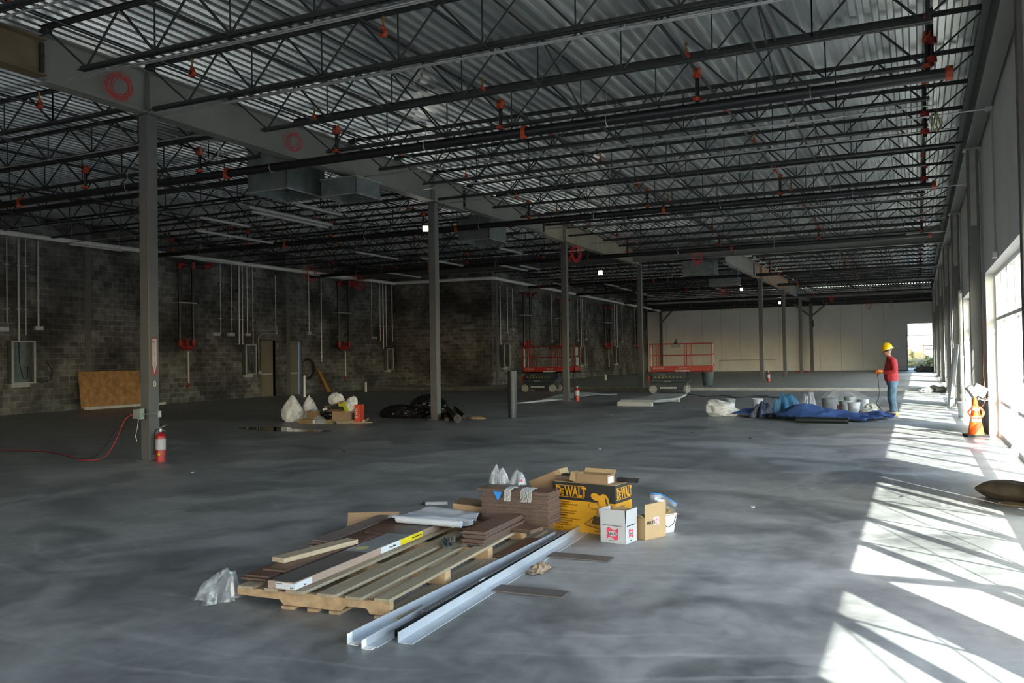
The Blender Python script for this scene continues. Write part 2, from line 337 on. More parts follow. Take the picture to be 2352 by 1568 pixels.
# joints in the panels
t = MB()
for yc in COLR: t.bb((XR-.004, yc+.55, 0), (XR, yc+.565, 6.6))
struct(t.build('trim_8', mat('panel_joint', (.2, .2, .2), .9)))
canopy = MB(); canopy.bb((1.5, YB, 3.78), (2.9, YF+1, 4.0)); o = struct(canopy.build('trim_9', mat('canopy_soffit', (.16, .18, .17), .7)))
WN = 3
def storefront(a, b, door):
    global WN
    L = b-a; n = 8 if L > 8 else 6; ms = [a+L*i/n for i in range(n+1)]
    root = MB(); W = .055
    for i, y in enumerate(ms):
        yy = min(max(y, a+W/2), b-W/2); root.bb((XFR, yy-W/2, .03), (XFR+.11, yy+W/2, ZH))
    if n == 8: root.bb((XFR, ms[3]-.42, .03), (XFR+.11, ms[3], ZH))
    for z in (.05, .66, 2.18, ZH-.04):
        for i in range(n):
            if i == door and z < 1: continue
            root.bb((XFR+.002, ms[i], z-W/2), (XFR+.108, ms[i+1], z+W/2))
    root.bb((XFR-.01, a, 0), (XFR+.12, ms[door], .03)); root.bb((XFR-.01, ms[door+1], 0), (XFR+.12, b, .03))
    o = struct(root.build('window_%d' % WN, WHITE)); WN += 1
    g = MB()
    for i in range(n):
        for z0, z1 in ((.08, .63), (.69, 2.15), (2.21, ZH-.07)):
            if i == door and z1 < 2.2: continue
            g.bb((XFR+.05, ms[i]+.03, z0), (XFR+.056, ms[i+1]-.03, z1))
    g.build('window_pane', GLASS, o)
    if door >= 0:     # one storefront door leaf standing open outwards
        y = ms[door]; d = MB()
        for p0, p1 in (((XFR+.1, .03), (XFR+.2, 2.12)), ((XFR+1.0, .03), (XFR+1.1, 2.12))): d.bb((p0[0], y-.02, p0[1]), (p1[0], y+.02, p1[1]))
        d.bb((XFR+.1, y-.02, .03), (XFR+1.1, y+.02, .2)); d.bb((XFR+.1, y-.02, 2.0), (XFR+1.1, y+.02, 2.12)); d.bb((XFR+.2, y-.02, .95), (XFR+1.0, y+.02, 1.02))
        d.build('door_leaf', WHITE, o)
    tp = MB()          # blue masking tape crosses stuck on the panes
    for i in range(n):
        if i == door: continue
        y0, y1 = ms[i]+.03, ms[i+1]-.03
        for (p, q) in (((y0, 2.12), (y1, .7)), ((y1, 2.12), (y0, .7))):
            tp.beam((XFR+.045, p[0], p[1]), (XFR+.045, q[0], q[1]), .003, .022, (1, 0, 0)) if False else tp.beam((XFR+.045, p[0], p[1]), (XFR+.045, q[0], q[1]), .03, .002, (1, 0, 0))
    tp.build('masking_tape', BLUET, o)
    portal((XFR-.05, (a+b)/2, ZH/2), (L, ZH), (-1, 0, 0))
for k, (a, b) in enumerate(openings): storefront(a, b, 3 if k % 1 == 0 else -1)
# back of the hall (behind the camera): open dock-side bays
w = MB(); w.bb((XL, YB-.25, 0), (XL+2, YB, 6.62)); w.bb((XL, YB-.25, 4.2), (2, YB, 6.62)); w.bb((-24.8, YB-.25, 0), (-14, YB, 4.2)); w.bb((-9.5, YB-.25, 0), (-3, YB, 4.2))
struct(w.build('wall_back', PANELM))
for x, q in ((-11.75, 4.5), (-.5, 5.)): portal((x, YB-.1, 2.1), (q, 4.2), (0, 1, 0))
# roof deck: trapezoid ribs running along the hall
d = MB(); prof = []; x = XL-.2; P = .2
while x < XR+.3:
    prof += [(x, ZD), (x+.085, ZD), (x+.108, ZD+.055), (x+.177, ZD+.055)]; x += P
prof.append((x, ZD)); ys = [YB]+[6.1*i for i in range(-1, 12)]+[YF+.25]; n = len(prof); vs = []; fs = []
for y in ys: vs += [(px, y, pz) for px, pz in prof]
for i in range(len(ys)-1):
    for j in range(n-1): fs.append((i*n+j, i*n+j+1, (i+1)*n+j+1, (i+1)*n+j))
d.add(vs, fs); d.mi = 1; d.bb((XL-.3, YB-.3, ZD+.075), (2.4, YF+.4, ZD+.2))
struct(d.build('ceiling', [DECK, STEELD]))
# ground outside
g = MB(); g.bb((2.2, -40, -.35), (60, 160, -.05)); g.bb((-60, YF+.3, -.35), (2.2, 160, -.05)); g.bb((-60, YB-.3, -.35), (XL-.2, YF+.3, -.05)); g.bb((-60, -60, -.35), (60, YB-.3, -.05))
struct(g.build('ground', mat('pale_paving', (.24, .235, .225), .9, 0, .1, .5)))

o = MB(); o.bb((5.5, 66, -.1), (26, 90, 9)); ob = o.build('office_building', mat('green_grey_facade', (.05, .065, .06), .4, 0, .3, .4)); tag(ob, 'green-grey building outside, seen through the storefront glass', 'building')
o = MB()
for k in range(6): o.bb((5.6, 65.9, .8+1.4*k), (25.9, 66.0, .95+1.4*k))
for k in range(9): o.bb((5.5+2.5*k, 65.88, 0), (5.65+2.5*k, 66.0, 9))
o.build('facade_bands', mat('facade_band', (.2, .21, .2), .6), ob)
# ================================================================ STEEL FRAME
XC, XC2 = -11.4, -7.3
YCOL = [10.14+9.285*k for k in range(-1, 4)]
def column(loc, s, h, label, group, z0=0., rust=False, cap=True):
    t = thing('steel_column', label, 'column', (loc[0], loc[1], z0), 0, group)
    m = MB(); m.box((0, 0, h/2), (s, s, h)); m.build('shaft', STEEL, t, bevel=.012)
    if cap:
        m = MB(); m.box((0, 0, h-.012), (s+.12, s+.1, .024)); m.box((0, 0, .012), (s+.1, s+.1, .024)); m.build('end_plate', STEEL, t)
    return t
places = ['behind the camera', 'nearest, with an arrow sign', 'second, beside black bin bags', 'third, fire extinguisher at its foot', 'fourth, left of the right-hand lift']
colmain = []
for k, y in enumerate(YCOL):
    colmain.append(column((XC-.1025, y+.1025), .205, 5.74, 'grey square steel column of the long row, '+places[k], 'square columns under the long girder', z0=0 if k < 4 else -.16))
    if k == 4:
        for o in colmain[-1].children:
            if o.name.startswith('shaft'): o.data.vertices.foreach_set('co', np.array([c for v in o.data.vertices for c in (v.co.x, v.co.y, v.co.z*(5.9/5.74))], dtype=float))
far_txt = ['grey square steel column on the raised slab with a fire extinguisher beside it', 'grey steel column on the raised slab, middle one of the far row', 'grey steel column on the raised slab, last square one of the far row']
for k, (y, txt) in enumerate(zip((46.1, 54.7, 62.9), far_txt)):
    column((XC2-.1, y+.1), .2, 5.4, txt, 'square columns of the far row', z0=.12)
# wide flange column with knee braces by the far wall
t = thing('braced_column', 'dark steel column with two knee braces against the far white wall', 'column', (-7.35, 69.2, .12))
m = MB(); m.box((0, -.11, 2.6), (.24, .02, 5.2)); m.box((0, .11, 2.6), (.24, .02, 5.2)); m.box((0, 0, 2.6), (.02, .22, 5.2)); m.build('shaft', STEEL, t)
for s in (-1, 1):
    m = MB(); m.beam((s*.1, 0, 4.3), (s*1.25, 0, 5.25), .12, .12); m.build('knee_brace', STEEL, t)
m = MB(); m.bb((.13, -.14, 3.4), (.2, -.1, 3.95)); m.build('wall_plate', STEELD, t)
t = thing('braced_column', 'dark steel column with one knee brace where block wall meets far wall', 'column', (-19.25, 69.6, .12))
m = MB(); m.box((0, 0, 2.6), (.2, .2, 5.2)); m.build('shaft', STEEL, t)
m = MB(); m.beam((.1, 0, 4.2), (.95, 0, 5.1), .12, .12); m.build('knee_brace', STEEL, t)
# right row along the storefront
rtxt = ['', '', 'at the top right corner of the photo', 'right beside the traffic cone', 'with the white downpipe', 'third along the storefront', 'fourth along the storefront', 'fifth along the storefront', 'by the far window']
for k, yc in enumerate(COLR):
    if k < 2: continue
    t = column((1.03, yc+.1 if k > 2 else 9.62), .2, 5.5, 'tall grey steel column against the storefront wall, '+rtxt[k], 'steel columns along the storefront wall', cap=False, z0=0. if yc < YC else .12)
    m = MB(); m.bb((-.05, -.112, 4.0), (.05, -.1, 5.5)); m.bb((-.16, -.12, 5.46), (.16, .12, 5.5)); m.build('bearing_plate', mat('lighter_steel', (.26, .26, .24), .5), t)
def girder(name, p0, p1, zb, zt, fl, label, m_, group=None, ribs=(), pl0=False, pl1=False):
    """wide flange beam from p0 to p1 (xy)."""
    a, b = Vector((*p0, 0)), Vector((*p1, 0)); d = b-a; L = d.length; rz = math.atan2(d.y, d.x)
    t = thing('steel_girder' if not name else name, label, 'girder', (a.x, a.y, zb), rz, group)
    m = MB(); m.bb((0, -fl/2, 0), (L, fl/2, .022)); m.build('bottom_flange', m_, t)
    m = MB(); m.bb((0, -fl/2, zt-zb-.022), (L, fl/2, zt-zb)); m.build('top_flange', m_, t)
    m = MB(); m.bb((0, -.008, .022), (L, .008, zt-zb-.022)); m.build('web', m_, t)
    for x in ribs:
        m = MB(); m.bb((x-.008, -fl/2+.005, .022), (x+.008, fl/2-.005, zt-zb-.022)); m.build('stiffener', m_, t)
    for on, x in ((pl0, .02), (pl1, L-.02)):
        if on:
            m = MB(); m.bb((x-.03, -.06, .06), (x+.03, .06, zt-zb-.06)); m.build('splice_plate', STEELD, t)
            m = MB()
            for i in range(6):
                for s in (-1, 1): m.cyl((x, s*.06, .12+.09*i), (x, s*.075, .12+.09*i), .014, 6)
            m.build('bolts', STEELD, t)
    return t
BRN = mat('girder_primer_tan', (.15, .115, .065), .6, 0, .25, 2); PNK = mat('girder_primer_pinkish', (.27, .19, .14), .6, 0, .12, 1.5); GRG = mat('girder_grey_green', (.20, .20, .185), .55, 0, .12, 1.)
X0 = XC-.1
girder('', (X0, 8.33), (X0, -4), 5.82, 6.36, .26, 'tan primed steel girder at the upper left, nearest to the camera', BRN, pl0=True)
girder('', (X0, 8.33), (X0, 21.2), 5.74, 6.45, .26, 'deep grey steel girder over the two nearest columns', GRG, ribs=(1.86, 11.1))
girder('', (X0, 21.2), (X0, 26.9), 5.82, 6.40, .24, 'shallow steel girder spliced in between second and third column', GRG, pl0=True, pl1=True)
girder('', (X0, 26.9), (X0, 38.2), 5.74, 6.45, .26, 'tan steel girder over the third and fourth column', mat('girder_primer_cream', (.26, .23, .17), .6, 0, .12, 1.5), ribs=(1.8, 11.1))
girder('', (X0-.1, 37.1), (.93, 37.1), 5.78, 6.45, .2, 'grey cross girder spanning from the fourth column to the storefront', GRG, ribs=(4.6,))
girder('', (X0-.1, 37.1), (-26.75, 37.1), 5.80, 6.45, .2, 'dark cross girder running from the fourth column to the block wall', STEEL)
girder('', (XC2-.1, 37.2), (XC2-.1, 44.2), 5.5, 6.2, .24, 'grey girder piece starting the far row of columns', GRG, pl1=True)
girder('', (XC2-.1, 44.25), (XC2-.1, 56.8), 5.5, 6.2, .24, 'pinkish primed girder over the far row of columns', PNK, ribs=(1.95,))
girder('', (XC2-.1, 56.85), (XC2-.1, 69.1), 5.45, 6.1, .24, 'greyish girder ending at the braced column by the far wall', GRG, ribs=(6.1,))
girder('', (-20.4, 69.75), (1.1, 69.75), 5.2, 5.8, .2, 'dark girder along the top of the far white wall', STEELD)
gk = 0
for k, yc in enumerate(COLR):
    if k < 2 or yc > 68: continue
    y1 = yc+8.65
    girder('', (1.03, max(yc, YB+.2)+.02), (1.03, min(y1, 69.9)-.02), 5.5, 6.43, .22, 'grey edge girder on the storefront columns, '+('bay nearest the camera' if k == 2 else ordn(k-2)+' bay from the camera'), STEEL, 'edge girders over the storefront')
# ---------------------------------------------------------------- open web joists
def joist(L, name, z0, z1, label, ext0, ext1, group):
    t = thing(name, label, 'roof joist', (0, 0, 0), 0, group)
    top = MB()
    for s in (-1, 1): top.bb((0, s*.008, z1-.006), (L, s*.062, z1)); top.bb((0, s*.008, z1-.06), (L, s*.016, z1))
    top.bb((0, -.05, z1-.1), (.16, .05, z1-.05)); top.bb((L-.16, -.05, z1-.1), (L, .05, z1-.05)); top.build('top_chord', STEELD, t)
    n = max(3, int(round((L-1.9)/1.33))); e = (L-1.33*n)/2; bx = [e+1.33*i for i in range(n+1)]
    b = MB(); x0, x1 = bx[0]-(e-.14 if ext0 else .12), bx[-1]+(e-.14 if ext1 else .12)
    for s in (-1, 1): b.bb((x0, s*.008, z0), (x1, s*.062, z0+.006)); b.bb((x0, s*.008, z0), (x1, s*.016, z0+.06))
    b.build('bottom_chord', STEELD, t)
    w = MB(); zt, zb = z1-.03, z0+.03
    for i in range(n):
        mx = (bx[i]+bx[i+1])/2; w.beam((bx[i], 0, zb), (mx, 0, zt), .024, .024, (0, 1, 0)); w.beam((mx, 0, zt), (bx[i+1], 0, zb), .03, .03, (0, 1, 0))
        w.beam((bx[i+1] if i < n-1 else bx[i], 0, zb), (bx[i+1] if i < n-1 else bx[i], 0, zt), .018, .018, (0, 1, 0))
    w.build('web', STEELD, t)
    w = MB(); w.beam((bx[0], 0, zb), (.12, 0, zt-.04), .024, .024, (0, 1, 0)); w.build('end_web', STEELD, t)
    w = MB(); w.beam((bx[-1], 0, zb), (L-.12, 0, zt-.04), .024, .024, (0, 1, 0)); w.build('end_web', STEELD, t)
    return t
ZJ0, ZJ1 = 5.76, 6.53
def row(x0, x1, ys, zone, z0=ZJ0):
    L = x1-x0; proto = {}; i = 0; far = False
    for y, oncol in ys:
        if y > 26 and not far: far = True; proto = {}; z0 = max(z0, 5.92)
        if oncol not in proto: o = proto[oncol] = joist(L, 'roof_joist', z0, ZJ1, '', oncol, oncol, 'roof joists '+zone)
        else: o = dup(proto[oncol])
        o.location = (x0, y, 0); o['label'] = 'dark open-web steel joist %s, %s from the camera' % (zone, ordn(i)); i += 1
JY = [(10.14+1.857*k, k % 5 == 0) for k in range(-4, 15)]
row(XC-.02, 1.08, JY, 'between long girder and storefront')
row(XL-.0, XC-.18, [(y+.12, c) for y, c in JY if y > 9], 'between block wall and long girder', 5.9)
JF = [(39.0+1.86*k, False) for k in range(0, 16)]
row(XC2-.02, 1.08, JF, 'over the raised slab, right side', 5.9)
row(XW2, XC2-.18, [(y+.1, c) for y, c in JF], 'over the raised slab, left side', 5.9)
# horizontal and diagonal bridging between joists, running along the hall
def bridging(x, y0, y1, ys, label):
    zb_ = 5.9 if (x < -12 or y0 > 30) else ZJ0; y1 = y1 if zb_ > 5.8 else 26.5; ys = [q for q in ys if q <= y1+.3]
    m = MB(); m.bb((x-.02, y0, ZJ1-.055), (x+.02, y1, ZJ1-.05)); m.bb((x-.02, y0, zb_-.012), (x+.02, y1, zb_-.005)); m.bb((x-.002, y0, zb_-.012), (x+.002, y1, zb_+.03))
    for i, (a, b) in enumerate(zip(ys, ys[1:])):
        if i % 4 == 1: m.beam((x, a, zb_), (x, b, ZJ1-.06), .02, .02, (1, 0, 0)); m.beam((x, b, zb_), (x, a, ZJ1-.06), .02, .02, (1, 0, 0))
    tag(m.build('joist_bridging', STEELD), label, 'bridging', 'bridging angles between the joists')
yr = [y for y, c in JY]; yl = [y+.12 for y in yr if y > 9]; yf = [y for y, c in JF]
for x, ys, txt in ((-7.9, yr, 'between long girder and storefront, nearer the girder'), (-5.1, yr, 'between long girder and storefront, in the middle'), (-1.9, yr, 'between long girder and storefront, nearer the storefront'), (-15.6, yl, 'left of the long girder'), (-19.3, yl, 'in the middle of the left bay'), (-23, yl, 'close to the block wall'), (-3, yf, 'over the raised slab, right side'), (-12, yf, 'over the raised slab, left side')):
    bridging(x, ys[0], ys[-1], ys, 'thin dark bridging steel crossing the joists '+txt)
# ================================================================ PIPES, CONDUITS, DUCTS UNDER THE ROOF
def coupling(mb, c, ax, r, w=.07):
    a = Vector(ax); c = Vector(c); mb.tube([c-a*w/2, c+a*w/2], r*1.35, 12); 
    p = a.orthogonal().normalized()
    for s in (-1, 1): mb.box(c+p*s*r*1.55, (r*.7, r*.7, r*.7))
PIPEY = [(13.85, 5.62, XL+.6, .45), (23.15, 5.62, XL+.6, .4), (32.7, 5.6, XL+.7, .42), (45.0, 5.62, -20.2, 1.0), (52.3, 5.62, -20.2, 1.0), (61.2, 5.5, -20.2, 1.0), (67.5, 5.35, -20.2, 1.0)]
BR = [-10.35, -6.72, -3.15, .22]; BRL = [-14., -17.6, -21.2, -24.8]
for k, (y, z, x0, x1) in enumerate(PIPEY):
    r = .085 if y < 40 else .08
    t = thing('sprinkler_main_pipe', 'thick black sprinkler main hung across the hall, '+ordn(k)+' away from the camera', 'pipe', (0, y, z), 0, 'black sprinkler mains')
    m = MB(); m.cyl((x0, 0, 0), (x1, 0, 0), r, 16); m.build('pipe', BLACKP, t, smooth=True)
    for x in ([-6.25, -12.8, -19.5] if k != 0 else [-6.25, -13.2, -19.9]):
        if x > x0: m = MB(); coupling(m, (x, 0, 0), (1, 0, 0), r); m.build('coupling', ORANGE, t)
    m = MB(); m.cyl((x1, 0, 0), (x1+.1, 0, 0), r*1.25, 14); m.build('end_cap', ORANGE, t, smooth=True)
    for x in (-8.3, -4.7, -1.4, -12.0, -16.2, -23.4):
        if x < x0: continue
        m = MB(); m.tube([(x+r*1.15*0, r*1.1*math.sin(a), r*1.1*math.cos(a)) for a in [2*math.pi*i/14 for i in range(14)]], .008, 5, closed=True); m.cyl((x, 0, r), (x, 0, ZJ0+.35-z), .007, 5); m.build('hanger', GALV, t)
    for j, x in enumerate(BR+BRL):
        if x < x0 or (y > 60): continue
        m = MB(); coupling(m, (x, 0, r+.06), (0, 0, 1), .045, .06); m.build('riser_coupling', ORANGE, t); m = MB(); coupling(m, (x, 0, .52), (0, 0, 1), .045, .07); coupling(m, (x, .0, .6), (0, 1, 0), .04, .14); m.build('riser_coupling', ORANGE, t)
        m = MB(); m.cyl((x, 0, r*.8), (x, 0, .6), .036, 10); m.build('riser_nipple', BLACKP, t, smooth=True)
hi = 0
for j, x in enumerate(BR+BRL):
    for (ya, yb, zone) in ((2.9, 36.6, 'front part of the hall'), (39, 66, 'far part of the hall')):
        if ya > 30 and x < -20.4: continue
        t = thing('sprinkler_branch_pipe', 'thin dark sprinkler branch through the joists, %s, %s from the storefront' % (zone, ordn({0: 3, 1: 2, 2: 1, 3: 0, 4: 4, 5: 5, 6: 6, 7: 7}[j])), 'pipe', (x, 0, 6.22), 0, 'sprinkler branch lines')
        m = MB(); m.cyl((0, ya, 0), (0, yb, 0), .026, 8); m.build('pipe', BLACKP, t, smooth=True)
        y = ya+1.1; q = 0
        while y < min(yb, 62):
            m = MB(); coupling(m, (0, y, 0), (0, 1, 0), .036, .08); m.lathe([(.03, .0), (.038, .05), (.02, .09), (.0, .1)], 8, (0, y, .02)); m.build('sprinkler_outlet', ORANGE, t)
            m = MB(); m.cyl((0, y, .08), (0, y, .2), .016, 6); m.cyl((0, y, .2), (0, y, .24), .024, 6); m.build('sprinkler_head', mat('brass', (.3, .17, .04), .4, .6), t)
            y += 3.05 if x > -11 else 6.1
# galvanised conduits clipped under the joists
cz = [(8.32, 5.70, -10.9, 1.05, 'white'), (10.2, 5.70, -11.2, .4, 'galv'), (6.48, 5.7, -26, 1.05, 'galv'), (15.85, 5.70, -11.1, .35, 'galv'), (17.7, 5.70, -11.2, .75, 'galv'), (19.6, 5.7, -26.0, -.3, 'galv'), (25.2, 5.70, -11.0, .55, 'galv'), (30.6, 5.7, -11.2, .9, 'galv'), (34.4, 5.7, -11., .9, 'galv'), (42.8, 5.68, -20., .95, 'galv'), (48.4, 5.68, -20., .95, 'galv'), (56, 5.6, -20., .95, 'galv'), (64, 5.5, -20, .95, 'galv'), (11.9, 5.7, -26., -11.8, 'galv'), (17.5, 5.7, -26.0, -12, 'galv'), (28.9, 5.7, -26., -12, 'galv')]
_o = sorted([i for i in range(len(cz)) if cz[i][3] > -11], key=lambda i: cz[i][0]); _l = sorted([i for i in range(len(cz)) if cz[i][3] <= -11], key=lambda i: cz[i][0]); CT = {}
for q in (_o, _l):
    for n_, i_ in enumerate(q): CT[i_] = ordn(n_)+' from the camera'
for k, (y, z, x0, x1, c) in enumerate(cz):
    z = 5.86 if (x1 < -11 or y > 27) else z
    t = thing('electrical_conduit', 'thin galvanised conduit under a roof joist, %s run %s' % (('left bay' if x1 < -11 else 'main'), CT[k]), 'conduit', (0, y, z), 0, 'conduits strapped under the joists')
    m = MB(); m.cyl((x0, 0, 0), (x1, 0, 0), .014, 6); 
    if k in (0, 1, 3): m.cyl((x0, .05, 0), (x1-1.5, .05, 0), .014, 6)
    m.build('tube', GALV, t, smooth=True)
    m = MB(); x = x0+.8
    while x < x1: m.box((x, 0, .01), (.03, .05, .045)); x += 1.8
    m.build('straps', GALV, t)
# conduits from the edge of the roof to the storefront heads
for k, (yc, y2) in enumerate(((10.0, 10.3), (15.6, 15.7), (22.5, 22.9), (31., 31.))):
    t = thing('window_conduit', 'grey conduit down the storefront wall to a window-head box, '+ordn(k)+' from the camera', 'conduit', (1.14, yc, 0), 0, 'conduits down the storefront wall')
    m = MB(); m.tube([(-1.4, 0, 5.45), (-.1, 0, 5.47), (.0, 0, 5.45), (.015, 0, 5.3), (.015, 0, 3.16)], .014, 6); m.build('tube', GALV, t, smooth=True)
    m = MB(); m.box((.0, 0, 3.12), (.07, .14, .09)); m.box((-.03, 0, 5.47), (.1, .1, .06)); m.build('junction_box', GALV, t)
# long strut hung lights/trays in the left bay, seen edge on
rnd = random.Random(5)
CP = sorted([(rnd.uniform(-25.5, -13), rnd.uniform(16, 36)) for _ in range(14)], key=lambda p: p[1])
for k in range(14):
    x, y = CP[k]
    m = MB(); L = rnd.uniform(1.5, 3.5); m.bb((-.03, -L/2, 0), (.03, L/2, .05)); m.bb((-.12, -L/2, .05), (.12, L/2, .054)); m.cyl((0, -L/2+.1, .05), (0, -L/2+.1, 1.05), .006, 4); m.cyl((0, L/2-.1, .05), (0, L/2-.1, 1.05), .006, 4)
    tag(m.build('hanging_channel', GALV, loc=(x, y, 5.56)), 'long galvanised channel hung below the dark left bay joists, %s from the camera' % ordn(k), 'channel', 'galvanised channels in the left bay')
CP = sorted([(rnd.uniform(-19, -9), rnd.uniform(42, 64)) for _ in range(7)], key=lambda p: p[1])
for k in range(7):
    x, y = CP[k]
    m = MB(); L = 2.4; m.bb((-.03, -L/2, 0), (.03, L/2, .05)); m.bb((-.1, -L/2, .05), (.1, L/2, .054)); m.cyl((0, 0, .05), (0, 0, 1.11), .006, 4)
    tag(m.build('hanging_channel', GALV, loc=(x, y, 5.5)), 'galvanised channel hung under the roof over the raised slab, %s from the camera' % ordn(k), 'channel', 'galvanised channels over the raised slab')
# sheet metal ducts
def duct(c, d, label, legs=()):
    t = thing('sheet_metal_duct', label, 'duct', c)
    m = MB(); hx, hy, hz = (q/2 for q in d); th = .012
    m.bb((-hx, -hy, -hz), (-hx+th, hy, hz)); m.bb((hx-th, -hy, -hz), (hx, hy, hz)); m.bb((-hx, -hy, -hz), (hx, -hy+th, hz)); m.bb((-hx, hy-th, -hz), (hx, hy, hz)); m.bb((-hx, -hy, hz-th), (hx, hy, hz)); m.build('casing', GALVD, t)
    m = MB()
    for z in (-hz, hz-.02): m.bb((-hx-.02, -hy-.02, z), (hx+.02, -hy, z+.02)); m.bb((-hx-.02, hy, z), (hx+.02, hy+.02, z+.02)); m.bb((-hx-.02, -hy, z), (-hx, hy, z+.02)); m.bb((hx, -hy, z), (hx+.02, hy, z+.02))
    m.build('flange', GALV, t)
    for sx, sy in ((-1, -1), (1, -1), (-1, 1), (1, 1)):
        m = MB(); m.cyl((sx*hx, sy*hy, hz-.05), (sx*hx, sy*hy, ZD+.02-c[2]), .006, 5); m.build('hanger_rod', GALV, t)
    return t
duct((-12.75, 15.2, 5.85), (1.1, 1.3, 1.05), 'large galvanised duct drop under the girder between first and second column')
duct((-11.5, 15.9, 5.45), (.95, .95, .4), 'small open galvanised duct box beside the large drop')
duct((-12.5, 24.3, 5.7), (1.1, 1.2, .8), 'galvanised duct drop just right of the second column')
duct((-9.2, 40.3, 5.9), (1.5, 1., 1.1), 'galvanised duct drop beyond the cross girder, left of the far row')
duct((-9.3, 46.5, 5.7), (1.5, 1., .9), 'galvanised duct drop in front of the first far column')
# coils of wire
def coil(c, r, mtl, label, n=7, seed=1, thick=.004, tilt=0.):
    rr = random.Random(seed); m = MB()
    for i in range(n):
        pts = []; a0 = rr.uniform(0, 6.28); ra, rb = r*rr.uniform(.6, 1.05), r*rr.uniform(.75, 1.12); ox, oz = rr.uniform(-.3, .3)*r, rr.uniform(-.25, .15)*r; dy = rr.uniform(-.03, .03)
        for k in range(22):
            a = 2*math.pi*k/22; v = Vector((math.cos(a+a0)*ra+ox, dy+.01*math.sin(3*a), math.sin(a+a0)*rb+oz)); pts.append(v)
        m.tube(pts, thick, 4, closed=True)
    m.tube([(0, 0, r*.9), (0.02, 0, r*1.3), (0, 0, ZD+.02-c[2])], thick*.7, 4)
    return tag(m.build('wire_coil', mtl, loc=c, rot=(0, 0, 1.1+tilt)), label, 'wire coil')
for a in (((-11.15, 9.4, 5.93), .2, CABR, 'big coil of red wire hanging on the girder left of the nearest column', 12, 1), ((-11.15, 13.5, 5.97), .17, CABR, 'coil of red wire hanging on the girder between first and second column', 8, 2), ((-12.4, 12.6, 5.75), .2, GALV, 'coil of white wire hanging behind the girder near the duct', 6, 3), ((-10.9, 28.4, 5.25), .27, CABR, 'coil of red wire hanging low beside the third column', 12, 4), ((-8.0, 34.5, 5.55), .3, CABR, 'coil of red wire hanging under the cross girder', 9, 5), ((-9.9, 49, 5.3), .3, CABR, 'small red wire coil hanging left of the far row of columns', 9, 6), ((-5.2, 62, 5.3), .25, CABR, 'red wire bundle hung right of the braced column', 10, 7), ((-3.2, 68.5, 5.05), .3, CABR, 'red wire coil against the top of the far white wall', 6, 8), ((-1.7, 68.5, 5.05), .28, GALV, 'grey wire coil against the top of the far white wall', 6, 9), ((-25.9, 32.5, 5.75), .35, CABR, 'red wire coil on the white pipe above the two doors', 9, 10), ((-25.9, 36.3, 5.6), .35, CABR, 'red wire coil on the white pipe above the riser right of the doors', 9, 11), ((.35, 15.0, 5.2), .13, mat('yellow_green_wire', (.25, .25, .05), .5), 'small yellowish wire coil hanging at the end of the first main pipe', 8, 12), ((-1.0, 8.0, 6.05), .25, CABR, 'loose loop of red wire under the deck at the top right', 3, 13)):
    coil(a[0], a[1], a[2], a[3], a[4], a[5], .006 if a[0][1] > 25 else .004)
# work lights
for k, (c, txt) in enumerate((((-11.72, 19.5, 5.05), 'left of the second column'), ((-10.2, 29.0, 4.58), 'between the third and fourth column'), ((-8.7, 48., 5.15), 'left of the first far column'), ((-8.65, 62., 5.1), 'left of the middle far column'))):
    t = thing('work_light', 'small square bright work light hanging '+txt, 'lamp', c, .44, 'hanging work lights')
    m = MB(); m.box((0, 0, 0), (.15, .05, .15)); m.build('lamp_housing', STEELD, t)
    m = MB(); m.box((0, -.028, 0), (.14, .006, .14)); m.build('lamp_panel', mat('lit_panel', (1, .97, .9), .5, emit=((1, .93, .8), 14)), t)
    m = MB(); m.cyl((0, 0, .07), (0, 0, ZD+.02-c[2]), .006, 5); m.build('hanging_cord', BLACKP, t)
# vertical feed pipes at the storefront end of the roof
for k, (x, y, a, b) in enumerate(((.28, 10.2, 5.7, 6.5), (.28, 13.85, 5.75, 6.3), (.2, 16.4, 5.3, 5.9), (.25, 23.1, 5.7, 6.3))):
    t = thing('drop_pipe', 'vertical black pipe with red fittings near the storefront roof edge, %s one' % ordn(k), 'pipe', (x, y, 0), 0, 'vertical pipes near the storefront edge')
    m = MB(); m.cyl((0, 0, a), (0, 0, ZD+.01), .032, 10); m.build('pipe', BLACKP, t, smooth=True)
    m = MB(); coupling(m, (0, 0, a+.1), (0, 0, 1), .05, .09); m.build('coupling', REDC, t); m = MB(); coupling(m, (0, 0, (a+b)/2+.1), (0, 0, 1), .05, .1); m.build('coupling', REDC, t)
